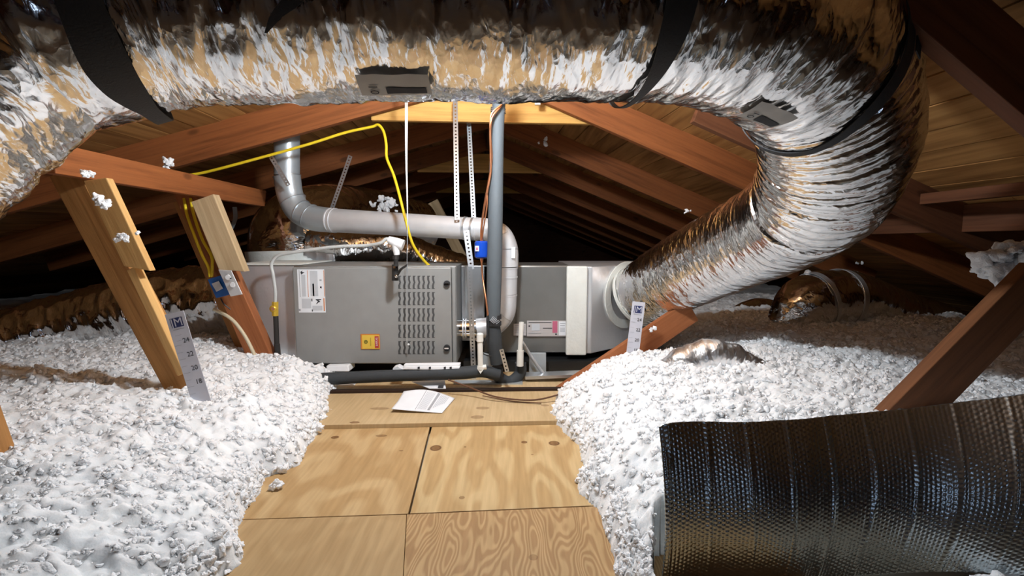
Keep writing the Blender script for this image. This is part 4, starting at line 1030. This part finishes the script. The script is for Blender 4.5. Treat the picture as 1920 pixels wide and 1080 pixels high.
m = Mesh(); m.tube([P(414, 560, 2.37), P(420, 570, 2.36), P(432, 580, 2.37)], .003, seg=8); tag(m.build('thin_wire', 'black', smooth=True), 'short black wire just below the blue outlet box', 'wire')

# ------------------------------------------------------------------ depth rulers
def ruler(a, b, wdt, d, label, nums, name='depth_ruler'):
    top, bot = P(*a, d), P(*b, d)
    dn = (bot - top); L = np.linalg.norm(dn); dn /= L
    rt = np.cross(dn, (0, 1, 0)); rt = rt if rt[0] > 0 else -rt
    up = -dn; nrm = np.array([0, -1.0, 0])
    t = thing(name, label, 'depth ruler', bot, 'insulation depth rulers')
    m = Mesh(); m.hexa([top - rt * wdt / 2, bot - rt * wdt / 2, bot + rt * wdt / 2, top + rt * wdt / 2], (0, 0.0015, 0)); m.build('card', 'ruler', t)
    def at(x, y): return top + rt * x * wdt + dn * y * L - np.array([0, .001, 0])
    m = Mesh()
    def q(x0, y0, x1, y1): m.add([at(x0, y0), at(x0, y1), at(x1, y1), at(x1, y0)], [(0, 1, 2, 3)])
    q(-.32, .045, .32, .125)
    m.build('logo_block', 'navy', t)
    text('JM', wdt * 0.62, at(0, .087) - np.array([0, .001, 0]), rt, up, 'ruler', t, depth=0)
    m = Mesh()
    for (y, n_) in nums: q(-.45, y + .028, -.1, y + .031)
    q(-.3, .14, .3, .145)
    for (y, n_) in nums: q(-.45, y + .09, -.15, y + .092)
    for y in (.19, .235): q(-.3, y, .05, y + .002)
    m.build('tick_marks', 'ink', t)
    for (y, n_) in nums: text(n_, wdt * 0.36, at(.2, y), rt, up, 'ink_dark', t, depth=0.0005)
ruler((326, 586), (392, 800), 0.068, 1.66, 'grey insulation depth ruler beside the tall left strut', [(.245, '24'), (.365, '22'), (.485, '20'), (.605, '18')])
ruler((1198, 566), (1178, 730), 0.062, 2.30, 'grey insulation depth ruler in front of the supply plenum collar', [(.20, '24'), (.315, '22'), (.43, '20'), (.545, '18')])

# ------------------------------------------------------------------ papers
t = thing('loose_paper', 'creased printed sheet of paper lying on the pale plywood', 'paper', PZ(795, 752, .018))
cs = [P(757, 733, 0), ] if False else None
A_, B_, C_, D_ = PZ(757, 736, .055), PZ(734, 769, .03), PZ(829, 774, .022), PZ(853, 744, .03)
nu, nv = 24, 14; uu, vv = np.meshgrid(np.linspace(0, 1, nu), np.linspace(0, 1, nv), indexing='ij')
V = ((1 - uu) * (1 - vv))[..., None] * A_ + ((1 - uu) * vv)[..., None] * B_ + (uu * vv)[..., None] * C_ + (uu * (1 - vv))[..., None] * D_
def lift(u, v): return 0.02 * np.sin(u * math.pi * 1.1) * (1 - v) + 0.012 * (1 - u) ** 2 * np.abs(v - .5)
V[..., 2] += lift(uu, vv)
o = grid_mesh('sheet', V, 'paper', t, uv=np.stack([uu, vv], -1))
sd = o.modifiers.new('thickness', 'SOLIDIFY'); sd.thickness = 0.0015
m = Mesh()
def pp(u, v):
    p = (1-u)*(1-v)*A_ + (1-u)*v*B_ + u*v*C_ + u*(1-v)*D_; return p + np.array([0, 0, lift(u, v) + 0.0022])
def strip(m, u0, u1, v0, v1, n=8):
    for k in range(n):
        a, b = v0 + (v1 - v0) * k / n, v0 + (v1 - v0) * (k + 1) / n
        m.add([pp(u0, a), pp(u0, b), pp(u1, b), pp(u1, a)], [(0, 1, 2, 3)])
for k in range(7): strip(m, .49 + k * .024, .50 + k * .024, .1, .92)
m.build('printed_lines', 'ink_light', t); m = Mesh()
for k in range(6): strip(m, .76 + k * .027, .772 + k * .027, .1, .8 - .06 * k)
m.build('printed_lines', 'ink_light', t)
m = Mesh(); strip(m, .685, .73, .06, .93); strip(m, .45, .46, .03, .95); m.build('heading_bar', 'ink', t)
t = thing('folded_booklet', 'white folded booklet with black marks resting on the black line', 'booklet', P(810, 690, 2.30))
m = Mesh()
for k, (dz, wd) in enumerate(((0, 0), (4, 2))):
    m.hexa([P(757 + k * 3, 684 + dz, 2.29 - .004 * k), P(755, 691 + dz * .5, 2.29 - .004 * k), P(860, 693 + dz * .3, 2.285 - .004 * k), P(863, 682.5 + dz, 2.29 - .004 * k)], (0, 0.035, 0.0))
m.build('pages', 'paper', t, bevel=.003)
m = Mesh()
for a in (783, 804, 832, 843): m.hexa([P(a, 688, 2.279), P(a, 692, 2.279), P(a + 4, 692, 2.279), P(a + 4, 687.5, 2.279)], (0, .001, 0))
m.build('printed_marks', 'ink_dark', t)
m = Mesh(); m.hexa([P(737, 690, 2.33), P(736, 694, 2.33), P(757, 694, 2.33), P(745, 687, 2.33)], (0, 0.05, 0)); tag(m.build('paper_scrap', 'paper'), 'small white scrap left of the folded booklet', 'scrap')
t = thing('instruction_sheet', 'grey instruction leaflet tucked under the black line', 'paper', P(805, 728, 2.27))
m = Mesh(); m.hexa([P(772, 716, 2.36), P(805, 729, 2.26), P(836, 729, 2.26), P(834, 713, 2.36)], (0, 0, 0.002)); m.build('sheet', 'paper', t)
m = Mesh(); m.hexa([P(822, 724, 2.27), P(821, 728, 2.262), P(831, 728.5, 2.262), P(832, 723, 2.27)], (0, 0, 0.004)); m.build('printed_block', 'ink_dark', t)
m = Mesh(); m.hexa([P(611, 686, 2.45), P(612, 697, 2.44), P(655, 697, 2.44), P(653, 685, 2.45)], (0, 0.1, 0)); tag(m.build('foam_block', 'white', bevel=.006), 'white foam block under the lower left corner of the furnace', 'foam block')
m = Mesh(); m.hexa([P(615, 722, 2.36), P(618, 736, 2.35), P(665, 733, 2.35), P(662, 720, 2.36)], (0, 0.05, 0)); tag(m.build('foam_block', 'white', bevel=.004), 'pale foam scrap under the left end of the black line', 'foam block')

# ------------------------------------------------------------------ reflective bubble sheet, lower right
t = thing('reflective_sheet', 'dark silver bubble foil insulation sheet standing at lower right', 'foil sheet', (0.85, 0.9, 0))
nx, nz = 520, 170
top_px = [(1236, 800, 1.02), (1250, 795, 1.02), (1400, 790, 1.04), (1600, 776, 1.06), (1760, 760, 1.04), (1920, 737, 0.98), (2100, 700, .9), (2300, 640, .82)]
bot_px = [(1239, 1110, 0.98), (1252, 1112, .98), (1400, 1100, .97), (1580, 1085, .97), (1740, 1075, .95), (1900, 1080, .88), (2080, 1090, .8), (2280, 1110, .72)]
tp = spline([P(*q) for q in top_px], nx); bt = spline([P(*q) for q in bot_px], nx)
k = np.linspace(0, 1, nz)[None, :, None]
V = tp[:, None, :] * (1 - k) + bt[:, None, :] * k
ul = np.r_[0, np.cumsum(np.linalg.norm(np.diff(tp, axis=0), axis=1))][:, None] + 0 * k[..., 0]; vl = (k[..., 0] * 0.4) + 0 * ul
V[..., 1] -= 0.045 * np.sin(k[..., 0] * math.pi) - 0.02 * (fbm(ul * 4, vl * 1.0, 2, 8) - .5) * 1.5
# bubbles in rows, running vertically, plus fold lines
pitch = 0.0105
row = ul / (pitch * 0.87); ri = np.floor(row); bx = row - ri - .5; bz = (vl / pitch + 0.5 * (ri % 2)) % 1 - .5
bub = np.sqrt(np.clip(0.2 - bx ** 2 - bz ** 2, 0, None))
fold = np.exp(-(((ul * 11 + fbm(ul * 2, vl * 3, 2, 4) * .6) % 1 - .5) ** 2) / .002)
V[..., 1] -= 0.003 * bub * (0.6 + 0.6 * fbm(ul * 8, vl * 8, 2, 91)) + 0.002 * fold
V[..., 1] += 0.006 * (ridged(ul * 9, vl * 2.5, 2, 19) - .5)
uv = np.stack([ul, vl], -1)
o = grid_mesh('bubble_foil', V, 'foil_sheet', t, uv=uv)
sd = o.modifiers.new('thickness', 'SOLIDIFY'); sd.thickness = 0.006; sd.offset = -1 if True else 1

# ------------------------------------------------------------------ blown insulation
def poly_dist(x, y, pts):
    d = np.full(x.shape, 1e9)
    for (a, b) in zip(pts[:-1], pts[1:]):
        ax, ay = a; bx_, by_ = b; L2 = (bx_ - ax) ** 2 + (by_ - ay) ** 2
        tt = np.clip(((x - ax) * (bx_ - ax) + (y - ay) * (by_ - ay)) / L2, 0, 1)
        d = np.minimum(d, np.hypot(x - ax - tt * (bx_ - ax), y - ay - tt * (by_ - ay)))
    return d
LE = [(-0.75, 0.2)] + [tuple(PZ(px, py, .03)[:2]) for px, py in ((395, 1080), (455, 1035), (445, 965), (500, 880), (565, 855), (595, 800), (620, 762), (612, 738))] + [tuple(PZ(650, 706, .05)[:2]), tuple(PZ(560, 690, .05)[:2]), (-1.12, 3.4)]
RE = [(0.235, 0.2)] + [tuple(PZ(px, py, .03)[:2]) for px, py in ((1165, 1080), (1140, 1010), (1130, 950), (1080, 908), (1095, 870), (1085, 820), (1030, 770), (1040, 745), (1085, 715))] + [(0.52, 2.52), (0.75, 2.62), (1.0, 2.95), (1.0, 3.5)]
def inside(edge, side, x, y):
    ex = np.interp(y, [p[1] for p in sorted(edge, key=lambda q: q[1])], [p[0] for p in sorted(edge, key=lambda q: q[1])])
    return (ex - x) * (-side) > 0
def pile_h(x, y, edge, side, hmax):
    ins = inside(edge, side, x, y)
    d = poly_dist(x, y, edge) * np.where(ins, 1, -1)
    d = d + 0.035 * (fbm(x * 14, y * 14, 3, 55) - .5)
    h = hmax * (1 - np.exp(-np.clip(d, 0, None) / 0.20)) + 0.022 * sstep(d / 0.03)
    if side > 0:
        ys_ = np.interp(x, [.2, .305, .7, 1.1, 1.35, 1.7], [.0, 1.03, 1.06, 1.03, .92, .8])
        d = np.where(y < ys_ + 0.045, np.minimum(d, (.306 * y + .006 - x) * 40), d)
    h = np.where(d <= 0, -0.04, h)
    h += np.where(d > 0, sstep(d / .12) * (0.07 * (fbm(x * 2.2, y * 2.2, 3, 5) - .5) + 0.045 * (fbm(x * 9, y * 9, 3, 15) - .5)), 0)
    wx = fbm(x * 16, y * 16, 3, 3) * 2.0; wy = fbm(x * 16, y * 16, 3, 13) * 2.0
    f1, f2 = worley(x * 13 + wx, y * 13 + wy, 7)
    e1, e2 = worley(x * 34 + wx * 2, y * 34 + wy * 2, 17)
    g1 = fbm(x * 90, y * 90, 2, 71)
    g2 = fbm(x * 200, y * 200, 2, 73)
    h += np.where(d > 0, 0.030 * (0.5 - f1) + 0.011 * (.5 - e1) + 0.012 * (g1 - .5) + 0.003 * (g2 - .5), 0)
    return h, d
def pile(name, x0, x1, y0, y1, edge, side, hmax, step, label, ntuft, ypow=1.0):
    xs = np.arange(x0, x1, step); 
    ys = [y0]
    while ys[-1] < y1: ys.append(ys[-1] + step * (0.75 + 0.55 * max(ys[-1] - 1.0, 0)))
    ys = np.array(ys); X, Y = np.meshgrid(xs, ys, indexing='ij')
    Z, D = pile_h(X, Y, edge, side, hmax)
    V = np.stack([X + 0.005 * (vnoise(X * 150, Y * 150, 1) - .5), Y + 0.005 * (vnoise(X * 150, Y * 150, 2) - .5), Z], -1)
    nu, nv = X.shape; idx = np.arange(nu * nv).reshape(nu, nv)
    q = np.stack([idx[:-1, :-1], idx[1:, :-1], idx[1:, 1:], idx[:-1, 1:]], -1)
    ok = (D[:-1, :-1] > -0.02) | (D[1:, 1:] > -0.02)
    q = q[ok].reshape(-1, 4)
    tv, tf = tufts(ntuft, x0, x1, y0, min(y1, 3.3), edge, side, hmax)
    used = np.unique(q); remap = np.full(nu * nv, -1); remap[used] = np.arange(len(used))
    q = remap[q]; Vv = V.reshape(-1, 3)[used]
    tri = np.vstack([q[:, [0, 1, 2]], q[:, [0, 2, 3]], tf + len(Vv)])
    me = fast_mesh(name, np.vstack([Vv, tv]), tri); me.materials.append(M['fluff']); me.materials.append(M['tuft'])
    mi = np.zeros(len(me.polygons), np.int32); mi[len(tri) - len(tf):] = 1
    me.polygons.foreach_set('material_index', mi); me.shade_smooth()
    o = bpy.data.objects.new(name, me); C.objects.link(o)
    return tag(o, label, 'insulation', kind='stuff')
def ico(sub):
    import bmesh
    bm = bmesh.new(); bmesh.ops.create_icosphere(bm, subdivisions=sub, radius=1)
    v = np.array([tuple(q.co) for q in bm.verts]); f = np.array([[w.index for w in q.verts] for q in bm.faces]); bm.free()
    return v, f
IV, IF = ico(3)
def lobes(k):
    """a cottony clump: a sphere pushed into random lobes and frayed"""
    r = np.full(len(IV), 0.55)
    for _ in range(11):
        d = RNG.normal(size=3); d /= np.linalg.norm(d)
        c = np.clip(IV @ d, 0, 1) ** RNG.uniform(4, 16)
        r = np.maximum(r, 0.5 + RNG.uniform(.2, .6) * c)
    r = r + 0.10 * (RNG.random(len(IV)) - .5)
    return IV * r[:, None]
LOBES = np.stack([lobes(k) for k in range(28)])
def blobs(cen, size, flat_=0.6):
    n = len(cen)
    sc = np.stack([1 + .4 * RNG.random(n), 0.8 + .4 * RNG.random(n), flat_ * (0.9 + .6 * RNG.random(n))], 1)
    v = LOBES[RNG.integers(0, len(LOBES), n)] * sc[:, None, :]
    q = RNG.normal(size=(n, 4)); q /= np.linalg.norm(q, axis=1)[:, None]
    w, x, y, z = q.T
    R = np.stack([np.stack([1-2*(y*y+z*z), 2*(x*y-z*w), 2*(x*z+y*w)], -1), np.stack([2*(x*y+z*w), 1-2*(x*x+z*z), 2*(y*z-x*w)], -1), np.stack([2*(x*z-y*w), 2*(y*z+x*w), 1-2*(x*x+y*y)], -1)], 1)
    v = np.einsum('nij,nkj->nki', R, v) * size[:, None, None] + cen[:, None, :]
    f = (IF[None] + (np.arange(n) * len(IV))[:, None, None]).reshape(-1, 3)
    return v.reshape(-1, 3), f
def tufts(n, x0, x1, y0, y1, edge, side, hmax):
    xs = RNG.uniform(x0, x1, n * 6); ys = y0 + (y1 - y0) * RNG.random(n * 6) ** 1.5
    h, d = pile_h(xs, ys, edge, side, hmax)
    px, py, fw = proj(np.stack([xs, ys, h], -1))
    ok = (d > 0.004) & (px > -80) & (px < 2000) & (py < 1160)
    # more of them close to the edge
    keep = ok & ((RNG.random(n * 6) < 0.35) | (d < 0.06))
    k = np.where(keep)[0][:n]
    size = (0.006 + 0.013 * RNG.random(len(k)) ** 2) * np.clip(0.75 + ys[k] * 0.22, .8, 1.5)
    cen = np.stack([xs[k], ys[k], np.maximum(h[k] - size * 0.35, 0.004)], -1)
    return blobs(cen, size)
pile('blown_insulation', -2.9, -0.2, 0.55, 4.2, LE, -1, 0.205, 0.0065, 'fluffy white blown insulation heaped left of the plywood deck', 8000)
pile('blown_insulation', 0.15, 2.9, 0.55, 4.4, RE, 1, 0.235, 0.0065, 'fluffy white blown insulation heaped right of the plywood deck', 8000)
# far field behind the equipment
xs, ys = np.meshgrid(np.arange(-5.2, 3.3, 0.05), np.arange(3.3, 11.5, 0.05), indexing='ij')
Z = 0.17 + 0.10 * (fbm(xs * 1.6, ys * 1.6, 3, 8) - .5) + .05 * (fbm(xs * 9, ys * 9, 3, 18) - .5)
o = grid_mesh('blown_insulation', np.stack([xs, ys, Z], -1), 'fluff'); tag(o, 'dim insulation field far behind the furnace', 'insulation', kind='stuff')
for (xa, xb, lab_) in ((-6.4, -2.8, 'insulation under the left eave'), (2.8, 4.4, 'insulation under the right eave')):
    xs, ys = np.meshgrid(np.arange(xa, xb, 0.05), np.arange(-1, 3.4, 0.05), indexing='ij')
    Z = 0.2 + 0.10 * (fbm(xs * 1.6, ys * 1.6, 3, 8) - .5) + .05 * (fbm(xs * 9, ys * 9, 3, 18) - .5)
    o = grid_mesh('blown_insulation', np.stack([xs, ys, Z], -1), 'fluff'); tag(o, lab_, 'insulation', kind='stuff')

def tuft(cen, size, n, spread, label, group=None):
    cen = np.asarray(cen, float)
    c = cen + RNG.normal(size=(n, 3)) * np.asarray(spread)
    v, f = blobs(c, size * 1.3 * (0.5 + RNG.random(n)), 0.6)
    org = v.mean(0); me = fast_mesh('insulation_tuft', v - org, f); me.materials.append(M['tuft']); me.shade_smooth()
    o = bpy.data.objects.new('insulation_tuft', me); C.objects.link(o); o.location = org
    return tag(o, label, 'insulation tuft', group)
GT = 'stray insulation tufts'
tuft(P(1893, 484, 1.66), .022, 46, (.045, .025, .03), 'large white tuft caught on top of the dark right strut', GT)
tuft(P(164, 326, 1.64), .009, 6, (.01, .005, .006), 'small tuft at the top of the light pine cleat, under the foil duct', GT)
tuft(P(187, 379, 1.64), .010, 9, (.014, .005, .01), 'pinkish-white tuft on the upper part of the tall left cleat', GT)
tuft(P(228, 448, 1.64), .010, 10, (.02, .005, .008), 'white tuft in the middle of the tall left cleat', GT)
tuft(P(316, 308, 2.25), .012, 9, (.014, .006, .012), 'white tuft on the left rafter above the purlin', GT)
tuft(P(722, 385, 3.35), .016, 26, (.05, .01, .028), 'white fluff along the top of the foil dome', GT)
tuft(P(1518, 532, 3.05), .04, 16, (.05, .03, .03), 'grey fluff cap on the half-buried duct at far right', GT)
tuft(PZ(527, 880, .012), .010, 5, (.012, .008, .002), 'small tuft on the plywood near the left pile, the farther one', GT)
tuft(PZ(515, 911, .012), .010, 4, (.008, .006, .002), 'small tuft on the plywood near the left pile, the nearer one', GT)
tuft(PZ(597, 800, .028), .010, 6, (.012, .008, .002), 'small tuft on the step edge of the pale plywood at left', GT)
tuft(P(1222, 620, 2.27), .007, 6, (.006, .003, .014), 'little tuft beside the right depth ruler', GT)
tuft(P(1840, 327, 2.1), .006, 4, (.01, .003, .004), 'tiny tuft on the dim purlin at far right', GT)
tuft(P(1018, 268, 3.6), .012, 5, (.02, .005, .012), 'tiny white fluff on the far rafter right of the grey pipe', GT)
tuft(P(1610, 494, 3.4), .01, 3, (.012, .003, .003), 'tiny speck of fluff in the dark behind the big duct', GT)
tuft((1.0, 0.86, 0.06), .014, 70, (.05, .015, .015), 'shadowed fluff at the foot of the reflective sheet', GT)
tuft(P(1290, 395, 2.75), .008, 4, (.012, .003, .006), 'tiny white fluff at the lower end of the right rafter', GT)
# black straps and scraps in the left pile
m = Mesh(); m.ribbon([P(508, 765, 2.0), P(520, 756, 1.98), P(528, 745, 1.97), P(524, 737, 1.98)], .026, (0.5, 0.2, .7), .004); tag(m.build('black_strap_end', 'black'), 'black strap end sticking out of the left insulation', 'strap')
